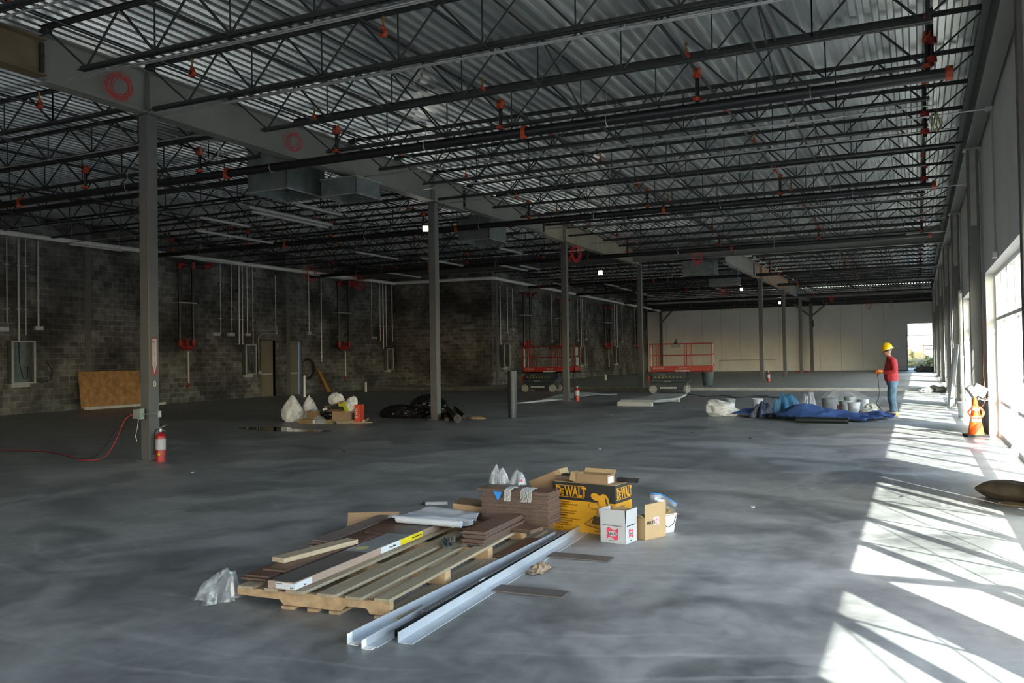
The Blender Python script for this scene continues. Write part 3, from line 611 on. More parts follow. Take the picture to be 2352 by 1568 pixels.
# ================================================================ THINGS ON THE BLOCK WALL
WPIPE = MB(); zp = 5.9
WPIPE.tube([(XL+.2, 6.0, zp+.04), (XL+.2, 25., zp-.02), (XL+.2, YJ-.35, zp-.04), (XL+.3, YJ-.22, zp-.02), (XL+.5, YJ-.2, zp-.02), (XW2+.1, YJ-.2, zp-.05), (XW2+.3, YJ-.1, zp-.06), (XW2+.32, YJ+.2, zp-.08), (XW2+.5, 55, 5.62), (XW2+1.3, YF-.6, 5.25)], .085, 14)
tag(WPIPE.build('white_pipe', mat('long_white_pipe', (.75, .74, .70), .45), smooth=True), 'long white insulated pipe running along the top of the block wall', 'pipe')
def wallpt(x, y, z): return (x, y, z)
def conduit(x, pts, label, group='conduits down the block wall', r=.022, ends=()):
    m = MB(); t = thing('wall_conduit', label, 'conduit', (x, 0, 0), 0, group)
    m.tube([(.06, y, z) for y, z in pts], r, 7); m.build('tube', mat('bright_conduit', (.42, .42, .41), .4, .5, .08), t, smooth=True)
    m = MB(); y, (za, zb) = pts[0][0], (pts[-1][1], pts[0][1]); n = 0
    z = zb-.9
    while z > za+.3: m.bb((0, y-.07, z-.015), (.085, y+.07, z+.015)); z -= 1.45; n += 1
    if n: m.build('clamps', GALV, t)
    for (yy, zz, w, h) in ends:
        m = MB(); m.bb((0, yy-w/2, zz-h/2), (.12, yy+w/2, zz+h/2)); m.build('junction_box', GALV, t)
    return t
def panel(x, y0, y1, z0, z1, label):
    t = thing('switchgear_cabinet', label, 'electrical cabinet', (x, (y0+y1)/2, z0), 0, 'open electrical enclosures on the block wall'); w, h = y1-y0, z1-z0; dk = mat('panel_back', (.12, .14, .14), .4, .5, .2, 5); fr = mat('panel_frame', (.42, .43, .42), .5, .3)
    m = MB(); m.bb((0, -w/2, 0), (.02, w/2, h)); m.bb((0, -w/2, 0), (.24, -w/2+.015, h)); m.bb((0, w/2-.015, 0), (.24, w/2, h)); m.bb((0, -w/2, 0), (.24, w/2, .015)); m.bb((0, -w/2, h-.015), (.24, w/2, h)); m.build('enclosure', dk, t)
    m = MB(); e = .04
    m.bb((.22, -w/2-.02, 0), (.25, -w/2+e, h)); m.bb((.22, w/2-e, 0), (.25, w/2+.02, h)); m.bb((.22, -w/2, 0), (.25, w/2, e)); m.bb((.22, -w/2, h-e), (.25, w/2, h)); m.build('front_frame', fr, t)
    m = MB(); m.tube([(.1, -w*.1, h), (.12, -w*.1, h*.5), (.18, 0, h*.12), (.16, w*.2, h*.1), (.1, w*.3, h*.4)], .016, 6); m.build('cable', BRICKR, t)
    m = MB(); m.bb((.0, -w/2+.05, -.12), (.12, w/2-.1, -.01)); m.build('wireway', fr, t); return t
P1 = panel(XL, 18.15, 18.95, 1.0, 2.4, 'large open electrical enclosure at the far left edge of the photo')
m = MB(); m.tube([(.2, .4, .15), (.3, .6, .0), (.3, .9, .1), (.2, 1.05, .4), (.15, .85, .75)], .018, 6); m.build('loose_cable', BRICKR, P1)
panel(XL, 28.85, 29.5, 1.03, 2.35, 'open electrical enclosure left of the beige doors')
panel(XL, 39.9, 40.5, 1.0, 2.2, 'dark electrical enclosure near the inner corner of the block wall')
panel(XW2, 42.0, 42.7, 1.05, 2.35, 'narrow open enclosure with white frame right of the wall corner')
panel(XW2, 53.6, 54.5, 1.0, 2.3, 'dark enclosure on the second block wall between the two lifts')
panel(XW2, 61.2, 62., 1.0, 2.3, 'dark enclosure on the second block wall left of the right lift')
for k, (y, z0, r, pts) in enumerate(((18.1, 3.0, .02, 0), (18.5, 2.4, .035, 0), (18.75, 2.6, .02, 0), (19.2, 2.9, .035, 1), (27.55, 2.85, .018, 0), (28.2, 2.85, .018, 0), (28.65, 2.35, .04, 0), (28.85, 2.35, .025, 0), (29.15, 2.85, .025, 1), (29.5, 1.3, .02, 0), (33.4, 3.0, .02, 1), (34.35, 1.5, .025, 0), (38.7, 2.7, .02, 0), (39.5, 2.6, .02, 0), (39.8, 2.2, .04, 0), (40.1, 2.3, .025, 0), (40.7, 2.6, .03, 0))):
    conduit(XL, [(y, 5.8), (y, z0)], 'vertical galvanised conduit on the left block wall, %s from the left' % ordn(k), r=r, ends=((y, z0-.06, .3 if pts else .12, .12),) if pts else ())
conduit(XL, [(31.0, 5.55), (31.0, 2.9), (30.9, 2.86), (30.1, 2.86), (29.85, 2.7), (29.85, 1.2)], 'bent conduit looping over the left beige door', 'bent conduits beside the doors', ends=((31.0, 2.9, .1, .12), (29.85, 1.1, .18, .14)))
conduit(XL, [(33.9, 2.86), (33.3, 2.86)], 'short horizontal conduit right of the right beige door', 'bent conduits beside the doors')
for k, (y, z0, r) in enumerate(((41.9, 2.4, .03), (42.8, 3.0, .03), (43.5, 3.2, .02), (49.2, 2.6, .03), (50.3, 2.8, .02), (51.2, 2.9, .02), (52.0, 1.4, .03), (53.7, 2.7, .02), (54.3, 2.2, .04), (54.6, 2.3, .03), (55.3, 2.8, .02), (61.0, 2.7, .02), (61.4, 2.3, .04), (62.0, 2.3, .03), (63.2, 2.7, .02), (66.5, 2.4, .03), (67.5, 2.4, .05))):
    conduit(XW2, [(y, 5.5-(.006*(y-41))*0), (y, z0)], 'vertical conduit on the far block wall, %s right of the corner' % ordn(k), 'conduits on the far block wall', r=r, ends=((y, z0-.05, .14, .12),))
# fire sprinkler risers: pair of black legs with red elbows
def riser(x, y0, label, w=.7, top=5.5, s=1.):
    t = thing('sprinkler_riser', label, 'riser', (x+.30, y0, 0), 0, 'twin-leg sprinkler risers')
    m = MB(); m.cyl((0, 0, 2.45), (0, 0, top), .075, 12); m.cyl((0, w, 2.45), (0, w, top), .075, 12); m.cyl((0, 0, top+.03), (0, 1.35, top+.03), .07, 12); m.build('pipe_legs', BLACKP, t, smooth=True)
    for (yy, pts) in ((0, [(0, 0, top-.14), (0, 0, top), (0, .05, top+.03), (0, .18, top+.03)]), (w, [(0, w, top-.12), (0, w, top+.15)]), (1.35, [(0, 1.25, top+.03), (0, 1.5, top+.06), (.03, 1.58, top+.12), (.12, 1.62, top+.13)])):
        m = MB(); m.tube(pts, .1, 12); m.build('red_elbow', REDC, t, smooth=True)
    m = MB(); m.tube([(0, 0, 2.5), (0, 0, 2.3), (0, .12, 2.22), (0, w-.1, 2.2), (0, w, 2.3), (0, w, 2.55)], .085, 12); coupling(m, (0, .3, 2.22), (0, 1, 0), .1, .16); coupling(m, (0, w, 2.42), (0, 0, 1), .08, .1); m.box((.12, .2, 2.45), (.12, .1, .2)); m.build('valve_loop', REDC, t, smooth=False)
    m = MB(); m.cyl((0, w*.6, 2.05), (0, w*.6, .75), .035, 10); m.build('drain_pipe', WHITEP, t, smooth=True)
    m = MB(); m.tube([(0, w*.6, .78), (0, w*.6, .68), (.02, w*.45, .64)], .055, 8); m.build('drain_elbow', REDC, t, smooth=True)
    m = MB(); m.bb((-.29, -.1, 3.98), (.1, w+.1, 4.02)); m.build('strut_clamp', GALV, t)
riser(XL, 25.1, 'twin black sprinkler riser with red valves right of the nearest column')
riser(XL, 35.45, 'twin black sprinkler riser with red valves right of the beige doors', .85)
riser(XW2, 44.5, 'twin black sprinkler riser with red elbows behind the left lift', .9, 5.2)
riser(XW2, 49.9, 'black sprinkler riser seen just right of the third column', .9, 5.1)
riser(XW2, 58.6, 'twin black sprinkler riser with white drain between the two lifts', 1.1, 5.1)
riser(XW2, 66.3, 'twin black sprinkler riser near the far end of the block wall', 1.1, 5.1)
# alarm / small boxes in a row
for k, (x, y) in enumerate(((XL, 17.95), (XL, 27.3), (XL, 28.15), (XL, 38.95))):
    m = MB(); m.bb((0, -.2, -.07), (.09, .2, .07)); m.bb((.09, -.17, -.045), (.095, .17, .045))
    tag(m.build('outlet_box', GALV, loc=(x, y, 2.78)), 'small flat galvanised box on the left block wall, %s from the left' % ordn(k), 'junction box', 'flat boxes on the block wall')
# plywood leaning, orange level, stubs
t = thing('plywood_sheet', 'stained plywood sheet leaning on the block wall behind the nearest column', 'plywood', (XL+.06, 20.65, 0))
m = MB(); m.beam((.22, 1.3, .05), (.03, 1.3, 1.34), 2.62, .02, (0, 1, 0)) if False else m.box((.13, 1.31, .69), (.02, 2.62, 1.3), Matrix.Rotation(-.12, 3, 'Y')); m.build('sheet', PLY, t)
m = MB(); m.bb((.26, -.05, 0), (.40, 3.45, .09)); tag(m.build('white_track', mat('metal_track', (.5, .5, .48), .6), loc=(XL+.06, 20.75, 0)), 'long whitish metal track on the floor in front of the plywood', 'metal track')
t = thing('orange_beam', 'two orange-yellow boards leaning on the block wall right of the doors', 'board', (XL+.05, 34.1, 0)); om = mat('orange_board', (.33, .15, .02), .6, 0, .15)
for dy in (0, .13):
    m = MB(); m.beam((.35, .3+dy, .03), (.05, -.1+dy, 1.15-dy), .11, .04, (1, 0, 0)); m.build('board', om, t)
for (p, h, r, mt, lb) in (((-24.4, 30.1), .95, .075, GALV, 'shiny galvanised duct pipe standing behind the white bags'), ((-24.66, 35.1), .5, .06, WHITEP, 'short white pipe stub standing out of the slab by the block wall'), ((-19.2, 44.2), .75, .06, WHITEP, 'short white pipe stub left of the left scissor lift'), ((-17.2, 49.5), .35, .08, WHITEP, 'low white pipe stub behind the third column'), ((-18.4, 60.5), .8, .08, WHITEP, 'white pipe stub on the raised slab between the lifts')):
    m = MB(); m.lathe([(r, 0), (r, h), (r*.85, h), (r*.85, h-.1), (0, h-.1)], 14); z = 0 if p[1] < YC else .12
    tag(m.build('pipe_stub', mt, loc=(*p, z), smooth=True), lb, 'pipe')
m = MB(); m.lathe([(.12, 0), (.12, 1.25), (.105, 1.25), (.105, 1.15), (0, 1.15)], 20); tag(m.build('bollard_pipe', mat('dark_blue_black_pipe', (.02, .024, .032), .35), loc=(-9.75, 20.55, 0), smooth=True), 'dark round pipe standing upright right of the second column', 'pipe')
m = MB(); m.tube([(0, .16*math.cos(a), .2+.16*math.sin(a)) for a in [2*math.pi*i/14 for i in range(14)]], .03, 6, closed=True); m.tube([(0.03, .13*math.cos(a), .2+.13*math.sin(a)) for a in [2*math.pi*i/14 for i in range(14)]], .02, 6, closed=True)
tag(m.build('hose_coil', BRICKR, loc=(-18.8, 44.9, .12)), 'small black coil of hose beside the white stub near the left lift', 'hose')
m = MB()
for k in range(5): m.tube([(.02*k, (.42+.02*k)*math.cos(a), .8+(.42+.02*k)*math.sin(a)) for a in [2*math.pi*i/20 for i in range(20)]], .012, 5, closed=True)
tag(m.build('cable_coil', BRICKR, loc=(XL+.02, 33.25, .4)), 'black cable coil hanging beside the right beige door', 'cable coil')
# signs on the nearest column and plates
sg = thing('arrow_sign', 'white and red fire extinguisher arrow sign on the nearest column', 'sign', (XC, 10.245, 1.72), R(90))
m = MB(); m.bb((-.055, 0.0, -.31), (.055, .0015, .31)); sgm = m.build('plate', mat('sign_red', (.30, .03, .03), .5), sg)
m = MB(); m.prism([(-.042, .29), (.042, .29), (.042, -.12), (.048, -.12), (.0, -.29), (-.048, -.12), (-.042, -.12)], -.0035, -.0005, lambda u, v, t_: (u, t_, v)); m.build('white_arrow', mat('sign_white', (.48, .47, .42), .6), sg)
for o in sg.children: pass
sg.location = (XC+.0025, 10.245, 1.72); sg.rotation_euler = (0, 0, R(90))
text('FIRE', sg, sgm.data.materials[0], .05, ((-.042, -.004, .225), (1, 0, 0), (0, 0, 1)), sx=.62)
for i, ch in enumerate('EXTINGUISHER'): text(ch, sg, sgm.data.materials[0], .036, ((-.014, -.004, .175-.034*i), (1, 0, 0), (0, 0, 1)))
sg2 = thing('number_plate', 'small white oval number plate below the arrow sign', 'sign', (XC+.0025, 10.245, 1.27), R(90))
m = MB(); m.prism([(.032*math.cos(a), .05*math.sin(a)) for a in [2*math.pi*i/16 for i in range(16)]], -.003, 0, lambda u, v, t_: (u, t_, v)); m.build('plate', mat('sign_white', (.5, .5, .46)), sg2)
text('8', sg2, BLK, .06, ((-.017, -.0032, -.022), (1, 0, 0), (0, 0, 1)))
# conduit box strapped to the nearest column with cords
t = thing('outlet_box_on_column', 'grey outlet boxes strapped low on the nearest column with a threaded rod', 'junction box', (XC-.2, 10.1, .78), 0)
m = MB(); m.bb((-.03, -.09, -.07), (.06, -.01, .08)); m.build('box', GALV, t); m = MB(); m.bb((.07, -.1, -.08), (.14, -.01, .09)); m.build('cover_box', mat('grey_green_cover', (.25, .3, .28), .5, .3), t)
m = MB(); m.cyl((.14, -.05, 0), (.52, -.05, .02), .01, 6); m.bb((.5, -.08, -.04), (.53, -.02, .06)); m.build('rod', GALV, t)
m = MB(); m.tube([(.05, -.05, -.07), (.05, -.07, -.2), (.0, -.07, -.36), (.02, -.06, -.44)], .006, 5); m.build('tail', GALV, t)
for k, (mt, lb, pts) in enumerate(((CABR, 'red extension cord dropping from the box on the nearest column', [(-11.65, 10.03, .78), (-11.78, 9.98, .72), (-11.95, 9.95, .35), (-12.1, 9.9, .1), (-12.35, 9.95, .012), (-12.7, 9.85, .012), (-13.2, 10.1, .012), (-13.8, 10.38, .012), (-14.8, 10.7, .012), (-15.8, 10.5, .012), (-17.5, 10.3, .012)]), (BRICKR, 'black extension cord dropping from the box on the nearest column', [(-11.66, 10.0, .8), (-11.82, 9.95, .75), (-12.0, 9.9, .4), (-12.25, 9.85, .12), (-12.6, 9.95, .012), (-13.1, 10.0, .012), (-13.7, 10.3, .012), (-14.7, 10.64, .012), (-15.8, 10.43, .012), (-17.5, 10.22, .012)]))):
    P_ = []
    for a, b in zip(pts, pts[1:]):
        for q in range(4): P_.append(Vector(a).lerp(Vector(b), q/4))
    for _ in range(3): P_ = [P_[0]]+[(P_[i-1]+P_[i]*2+P_[i+1])/4 for i in range(1, len(P_)-1)]+[P_[-1]]
    m = MB(); m.tube(P_, .006, 6); tag(m.build('extension_cord', mt, smooth=True), lb, 'cord')
# fire extinguishers
def extinguisher(x, y, z, label, stand=False, rot=0.):
    t = thing('fire_extinguisher', label, 'fire extinguisher', (x, y, z), rot, 'red fire extinguishers at column feet')
    m = MB(); r = .078; m.lathe([(0, 0), (r, 0), (r, .02), (r, .40), (r*.85, .445), (r*.45, .47), (.02, .475), (.02, .5), (0, .5)], 20); m.build('cylinder', EXTR, t, smooth=True)
    m = MB(); m.lathe([(r+.001, .2), (r+.001, .37)], 20); m.build('label', mat('extinguisher_label', (.42, .42, .44), .5, 0, .2, 60), t, smooth=True)
    m = MB(); m.cyl((0, 0, .49), (0, 0, .54), .022, 8); m.beam((-.03, 0, .545), (.11, 0, .60), .022, .01); m.beam((0, 0, .525), (.10, 0, .50), .02, .008); m.build('valve_handle', mat('chrome_valve', (.6, .6, .6), .3, .7), t)
    m = MB(); m.tube([(-.01, -.02, .53), (-.06, -.03, .53), (-.1, -.03, .46), (-.1, -.03, .3), (-.095, -.035, .12)], [.01, .01, .011, .012, .02], 8); m.build('hose', BRICKR, t, smooth=True)
    m = MB(); m.cyl((.03, -r+.002, .13), (.03, -r-.003, .13), .022, 12); m.build('tag_sticker', YELL, t)
    return t
extinguisher(-11.22, 10.2, 0, 'red fire extinguisher beside the foot of the nearest column', rot=.1)
extinguisher(-11.02, 28.62, 0, 'red fire extinguisher beside the foot of the third column')
extinguisher(-7.05, 46.0, .12, 'red fire extinguisher beside the first column on the raised slab')
m = MB(); m.box((0, 0, .06), (.8, .3, .1)); m.box((0, 0, .12), (.3, .2, .04)); tag(m.build('red_toolbox', REDC, loc=(-7.9, 67.5, .12)), 'low red box on the floor at the foot of the braced column', 'box')
# ================================================================ MIDDLE DISTANCE
def blob(size, seed, sub=4, cr=.25, fr=2.2, ridged=True, shape=None, flat=True):
    bm = bmesh.new(); bmesh.ops.create_icosphere(bm, subdivisions=sub, radius=1); mb = MB(); sx, sy, sz = size
    for v in bm.verts:
        p = v.co.copy(); q = p*fr+Vector((seed*3.1, seed*1.7, seed)); n = noise.noise(q)
        if ridged: n = (1-abs(noise.noise(q*1.0))*2)*.6+(1-abs(noise.noise(q*2.3))*2)*.3-.45+n*.3
        p *= 1+cr*n
        if shape: p = shape(p)
        v.co = Vector((p.x*sx, p.y*sy, (p.z+.8)/1.8*sz))
        if flat and v.co.z < 0: v.co.z = 0
    bm.verts.ensure_lookup_table(); mb.add([v.co for v in bm.verts], [[w.index for w in f.verts] for f in bm.faces]); bm.free(); return mb
def bagobj(name, m, c, size, seed, label, cat, cr=.3, fr=2.2, sub=4, shape=None, rot=0, group=None):
    return tag(blob(size, seed, sub, cr, fr, True, shape).build(name, m, loc=c, rot=rot, smooth=True), label, cat, group)
def drape(sx, sy, h, seed, folds=6, top=(0, 0), det=.12, nt=72, nr=26):
    mb = MB(); vs = []; fs = []; q = random.Random(seed); ph = [q.uniform(0, 6.28) for _ in range(6)]
    for j in range(nr+1):
        r = j/nr
        for i in range(nt):
            a = 2*math.pi*i/nt; fo = (.5*math.sin(folds*a+ph[0]+2*r)+.3*math.sin((folds*2+1)*a+ph[1]-3*r)+.2*math.sin((folds*3+2)*a+ph[2]))
            R_ = r*(.72+.28*noise.noise(Vector((math.cos(a)*1.3, math.sin(a)*1.3, seed)))*2+.16*fo*r)
            x = sx*R_*math.cos(a)+top[0]*(1-r)**1.3; y = sy*R_*math.sin(a)+top[1]*(1-r)**1.3
            rd = 1-2*abs(noise.noise(Vector((x*2.6/sx, y*2.6/sx, seed*2.3)))); rd2 = 1-2*abs(noise.noise(Vector((x*6.5/sx, y*6.5/sx, seed*1.3))))
            z = h*((1-r**2.6)*(1+.22*fo*r)+det*1.6*rd*(1-r*.6)+det*.7*rd2*(1-.5*r)-det*.9*r-det*.8)*(.92+.25*noise.noise(Vector((x*3/sx, y*3/sx, seed))))
            vs.append((x, y, max(.003+.012*max(0, rd), z)))
    for j in range(nr):
        for i in range(nt): fs.append((j*nt+i, j*nt+(i+1) % nt, (j+1)*nt+(i+1) % nt, (j+1)*nt+i))
    mb.add(vs, fs); return mb
def drapeobj(name, m, c, size, seed, label, cat, folds=6, top=(0, 0), det=.14, rot=0):
    return tag(drape(*size, seed, folds, top, det).build(name, m, loc=c, rot=rot, smooth=True), label, cat)
# ---- scissor lifts
def lift(x, y, rot, label, pend_rot=0., trash=False, turned=False, paint=REDM):
    t = thing('scissor_lift', label, 'scissor lift', (x, y, 0), rot, 'scissor lifts')
    m = MB(); m.bb((-.72, -.38, .12), (.72, .38, .44)); m.bb((-.80, -.36, .44), (.82, .36, .56)); m.build('chassis', NAVY, t, bevel=.015)
    m = MB(); m.bb((-.9, -.3, .42), (-.8, .3, .72)); m.build('end_box', REDC, t)
    for sx in (-1, 1):
        for sy in (-1, 1):
            st = turned and sx > 0; r = .165
            w = MB(); ax = Matrix.Rotation(R(90), 3, 'X'); w.lathe([(0, -.055), (r*.55, -.055), (r*.6, -.045), (r, -.05), (r, .05), (r*.6, .045), (0, .045)], 22, ax=ax)
            o = w.build('wheel', RUB, t, loc=(sx*.68, sy*.37, r), rot=R(75) if st else 0, smooth=True)
            w = MB(); w.lathe([(0, -.065), (r*.28, -.065), (r*.28, -.05)], 8, ax=ax); w.build('hub', NAVY, o)
    m = MB()
    for i in range(3):
        for sy in (-.3, .3):
            z0 = .56+.105*i; m.beam((-.7, sy, z0+.03), (.7, sy, z0+.085), .035, .07); m.beam((-.7, sy*.85, z0+.085), (.7, sy*.85, z0+.03), .035, .07)
        m.cyl((-.7, -.32, z0+.05), (-.7, .32, z0+.05), .02, 6); m.cyl((.7, -.32, z0+.05), (.7, .32, z0+.05), .02, 6)
    m.build('scissor_arms', NAVY, t)
    m = MB(); m.bb((-.72, -.335, .60), (.62, -.325, .86)); m.build('arm_cover', NAVY, t)
    m = MB()
    for i in range(8): m.bb((-.62+.15*i, -.342, .655), (-.55+.15*i, -.336, .68))
    m.build('hazard_dashes', mat('hazard_yellow', (.35, .33, .04), .6), t)
    z0, z1, L0, L1, W = .88, 1.13, -.80, 1.78, .38
    m = MB(); m.bb((L0, -W, z0), (L1, -W+.03, z1)); m.bb((L0, W-.03, z0), (L1, W, z1)); m.bb((L0, -W, z0), (L0+.03, W, z1)); m.bb((L1-.03, -W, z0), (L1, W, z1)); m.bb((L0, -W, z0), (L1, W, z0+.04)); m.build('platform', paint, t)
    m = MB(); rl = .019; zt, zm = 2.06, 1.58
    for z in (zt, zm):
        for s in (-W+.02, W-.02): m.cyl((L0, s, z), (L1, s, z), rl, 8)
        for xx in (L0+.02, L1-.02): m.cyl((xx, -W, z), (xx, W, z), rl, 8)
    for xx in (L0+.02, L0+.28, L0+1.45, L0+1.67, L1-.02):
        for s in (-W+.02, W-.02): m.beam((xx, s, z1), (xx, s, zt), .04, .035)
    m.build('guard_rails', paint, t)
    m = MB(); m.bb((.1, -W-.05, 1.9), (.42, -W+.0, 2.04)); m.bb((.44, -W-.06, 1.9), (.5, -W, 2.03)); m.build('control_box', mat('control_grey', (.16, .17, .16), .5), t)
    m = MB(); m.bb((.22, -W-.02, 2.04), (.36, -W+.04, 2.12)); m.cyl((.3, -W, 2.1), (.3, -W, 2.26), .02, 6); m.build('joystick', BRICKR, t)
    m = MB(); m.bb((L1, -.25, 1.65), (L1+.01, .05, 2.0)); m.bb((L1, -.2, 1.2), (L1+.01, .1, 1.56)); m.build('document_sheet', mat('faded_sheet', (.3, .34, .38), .6), t)
    m = MB(); m.bb((L0+.05, -W+.05, z1), (L0+.1, -W+.1, 1.98)); m.build('white_tube', WHITEP, t)
    wm = mat('white_lettering', (.5, .5, .48), .6)
    text('SKYJACK', t, wm, .11, ((L0+.12, -W-.001, 1.01), (1, 0, 0), (0, 0, 1)), sx=1.05, shear=.2)
    text('SJIII 3219', t, wm, .1, ((L0+1.22, -W-.001, 1.01), (1, 0, 0), (0, 0, 1)), sx=.85)
    text('SKYJACK', t, wm, .07, ((-.45, -.337, .75), (1, 0, 0), (0, 0, 1))); text('SKYJACK', t, wm, .08, ((-.25, -.362, .46), (1, 0, 0), (0, 0, 1)))
    m = MB(); m.bb((-.4, -.385, .19), (.3, -.38, .26)); m.bb((L0+1.05, -W-.004, .90), (L0+1.65, -W, .96)); m.build('rental_plate', mat('plate_white', (.42, .42, .4), .6), t)
    m = MB()
    for i in range(5): m.bb((L0+1.75+.15*i, -W-.003, .985), (L0+1.82+.15*i, -W, 1.005))
    m.build('platform_dashes', mat('hazard_orange', (.5, .25, .03), .6), t)
    return t
lift(-15.72, 36.33, .0, 'scissor lift on the left, half hidden behind the third column')
L2 = lift(-9.45, 35.5, .13, 'scissor lift on the right with a trash can hung under its platform', turned=True, paint=REDL)
t = thing('trash_can', 'dark grey-blue trash can hanging under the right scissor lift platform', 'trash can', (-7.93, 35.72, .24), .1)
m = MB(); m.lathe([(0, .06), (.19, .06), (.2, .08), (.255, .62), (.27, .62), (.27, .66), (.24, .66), (.19, .1), (0, .1)], 24); m.build('bin', mat('slate_blue_plastic', (.05, .07, .08), .5), t, smooth=True)
m = MB()
for a in range(5): c_, s_ = math.cos(a*1.257), math.sin(a*1.257); m.cyl((.16*c_, .16*s_, 0), (.16*c_, .16*s_, .07), .018, 6)
m.build('casters', BRICKR, t)
# ---- gypsum sheets, metal studs
t = thing('wallboard_stack', 'low stack of pale wallboard sheets on a wooden bunk in front of right lift', 'board stack', (-8.05, 27.6, 0), -.06)
m = MB(); m.bb((-.6, -1.4, 0), (.55, -1.25, .12)); m.build('bunk', WHITEP, t); m = MB(); m.bb((-.5, 1.2, 0), (.6, 1.35, .1)); m.build('bunk', WHITEP, t)
wb = mat('wallboard', (.42, .43, .43), .8, 0, .05)
for k in range(4):
    m = MB(); vs = []; fs = []; n = 16; dz = .12+.02*k
    for i in range(n+1):
        y = -1.35+3.3*i/n; zz = dz-.05*math.sin(math.pi*i/n)*(1-.15*k)+(.05*max(0, (i-11)/5)); sh = .05*math.sin(i*.5+k)*.4+.03*k
        vs += [(-.6+sh, y, zz), (.6+sh, y, zz), (-.6+sh, y, zz+.014), (.6+sh, y, zz+.014)]
    for i in range(n):
        a = i*4; fs += [(a, a+1, a+5, a+4), (a+2, a+6, a+7, a+3), (a, a+4, a+6, a+2), (a+1, a+3, a+7, a+5)]
    fs += [(0, 2, 3, 1), (n*4, n*4+1, n*4+3, n*4+2)]; m.add(vs, fs); m.build('sheet', wb, t)
for k, (a, b, w_, lb) in enumerate((((-12.4, 26.6), (-11.75, 29.3), .09, 'long pale metal stud on the floor left of the third column, frontmost'), ((-12.25, 27.6), (-12.3, 31.6), .09, 'pale metal stud on the floor behind the frontmost one left of third column'), ((-12.6, 29.2), (-12.9, 33.6), .07, 'dark thin board on the floor pointing at the left lift'))):
    m = MB(); m.beam((*a, .02), (*b, .02), w_, .003); m.beam((a[0]-w_/2, a[1], .035), (b[0]-w_/2, b[1], .035), .003, .035); m.beam((a[0]+w_/2, a[1], .035), (b[0]+w_/2, b[1], .035), .003, .035)
    tag(m.build('metal_stud', wb if k < 2 else WOODG), lb, 'metal stud')
m = MB(); vs = []; fs = []
for i in range(9):
    y = 29.2+.5*i; z = .03+.16*max(0, math.sin(i*.38)); vs += [(-12.6+.1*i, y, z), (-11.85+.1*i, y, z*.3+.02), (-12.6+.1*i, y, z+.012), (-11.85+.1*i, y, z*.3+.032)]
for i in range(8): a = i*4; fs += [(a, a+1, a+5, a+4), (a+2, a+6, a+7, a+3), (a, a+4, a+6, a+2), (a+1, a+3, a+7, a+5)]
m.add(vs, fs+[(0, 2, 3, 1), (32, 33, 35, 34)]); tag(m.build('bent_sheet', wb), 'bent pale sheet lying behind the foot of the third column', 'sheet')
for k, (x, y, L, mt) in enumerate(((-4.6, 37.3, 1.7, WOODG), (-4.9, 37.62, 2.0, WOODG))):
    m = MB(); m.box((0, 0, .03), (L, .14, .05)); tag(m.build('scrap_board', mt, loc=(x, y, .0), rot=.03*k), 'dark scrap board on the floor against the broken curb, '+('front' if k == 0 else 'rear')+' one', 'board', 'scrap boards at the curb')
# ---- debris heap with bags (left)
m = MB(); m.box((0, 0, .05), (.95, .28, .1)); tag(m.build('timber', mat('ochre_timber', (.26, .18, .075), .8, 0, .2, 9), loc=(-14.0, 17.75, 0), rot=.06), 'ochre timber block at the foot of the debris heap', 'timber')
m = MB(); m.box((0, 0, .03), (1.0, .9, .06)); tag(m.build('debris_board', WOODG, loc=(-13.55, 18.45, 0), rot=.5), 'weathered board lying under the debris heap', 'board')
def lean(amt): return lambda p: Vector((p.x+amt*p.z, p.y, p.z))
def cinch(p):   # tied sack: narrow top
    k = max(0, p.z); s = 1-.62*k**1.2; return Vector((p.x*s, p.y*s, p.z*1.05))
bagobj('white_bag', SACK, (-15.0, 18.0, 0), (.30, .24, .66), 3, 'tall white trash bag at the left end of the debris heap', 'trash bag', .3, 1.6, 5, cinch)
bagobj('white_bag', SACK, (-14.72, 18.35, 0), (.22, .2, .64), 8, 'white trash bag tucked behind the tall one at the debris heap', 'trash bag', .3, 1.6, 5, cinch)
bagobj('white_bag', SACK, (-13.75, 18.25, .44), (.22, .16, .32), 5, 'white plastic bag perched on top of the debris heap', 'trash bag', .3, 1.4, 4)
bagobj('white_bag', SACK, (-13.25, 18.2, .24), (.17, .15, .42), 11, 'white bag leaning against the red box at the debris heap', 'trash bag', .25, 1.4, 4, lean(.35))
def carton(c, d, rot, label, m_=CARD, open_=True, flaps=.5, name='cardboard_box', tilt=0):
    t = thing(name, label, 'box', c, (tilt, 0, rot)); hx, hy, h = d[0]/2, d[1]/2, d[2]; th = .004
    b = MB(); b.bb((-hx, -hy, 0), (hx, hy, th)); b.bb((-hx, -hy, 0), (-hx+th, hy, h)); b.bb((hx-th, -hy, 0), (hx, hy, h)); b.bb((-hx, -hy, 0), (hx, -hy+th, h)); b.bb((-hx, hy-th, 0), (hx, hy, h))
    if not open_: b.bb((-hx, -hy, h-th), (hx, hy, h))
    b.build('body', m_, t); return t
b = carton((-13.35, 17.95, .06), (.42, .3, .24), .2, 'brown cardboard box at the front right of the debris heap'); m = MB(); m.beam((-.21, -.15, .24), (-.1, -.22, .3), .3, .004); m.build('flap', CARD, b)
b = carton((-14.25, 17.95, .1), (.3, .26, .2), -.2, 'small brown box with a white paper on it, left side of the debris heap'); m = MB(); m.box((0, -.02, .215), (.2, .14, .01), Matrix.Rotation(.2, 3, 'Y')); m.build('paper_scrap', PAPER, b)
m = MB(); m.box((0, 0, .17), (.75, .02, .34), Matrix.Rotation(-.25, 3, 'X')); tag(m.build('cardboard_sheet', CARD, loc=(-14.0, 18.55, .06), rot=.1), 'brown cardboard sheet standing at the back of the debris heap', 'cardboard')
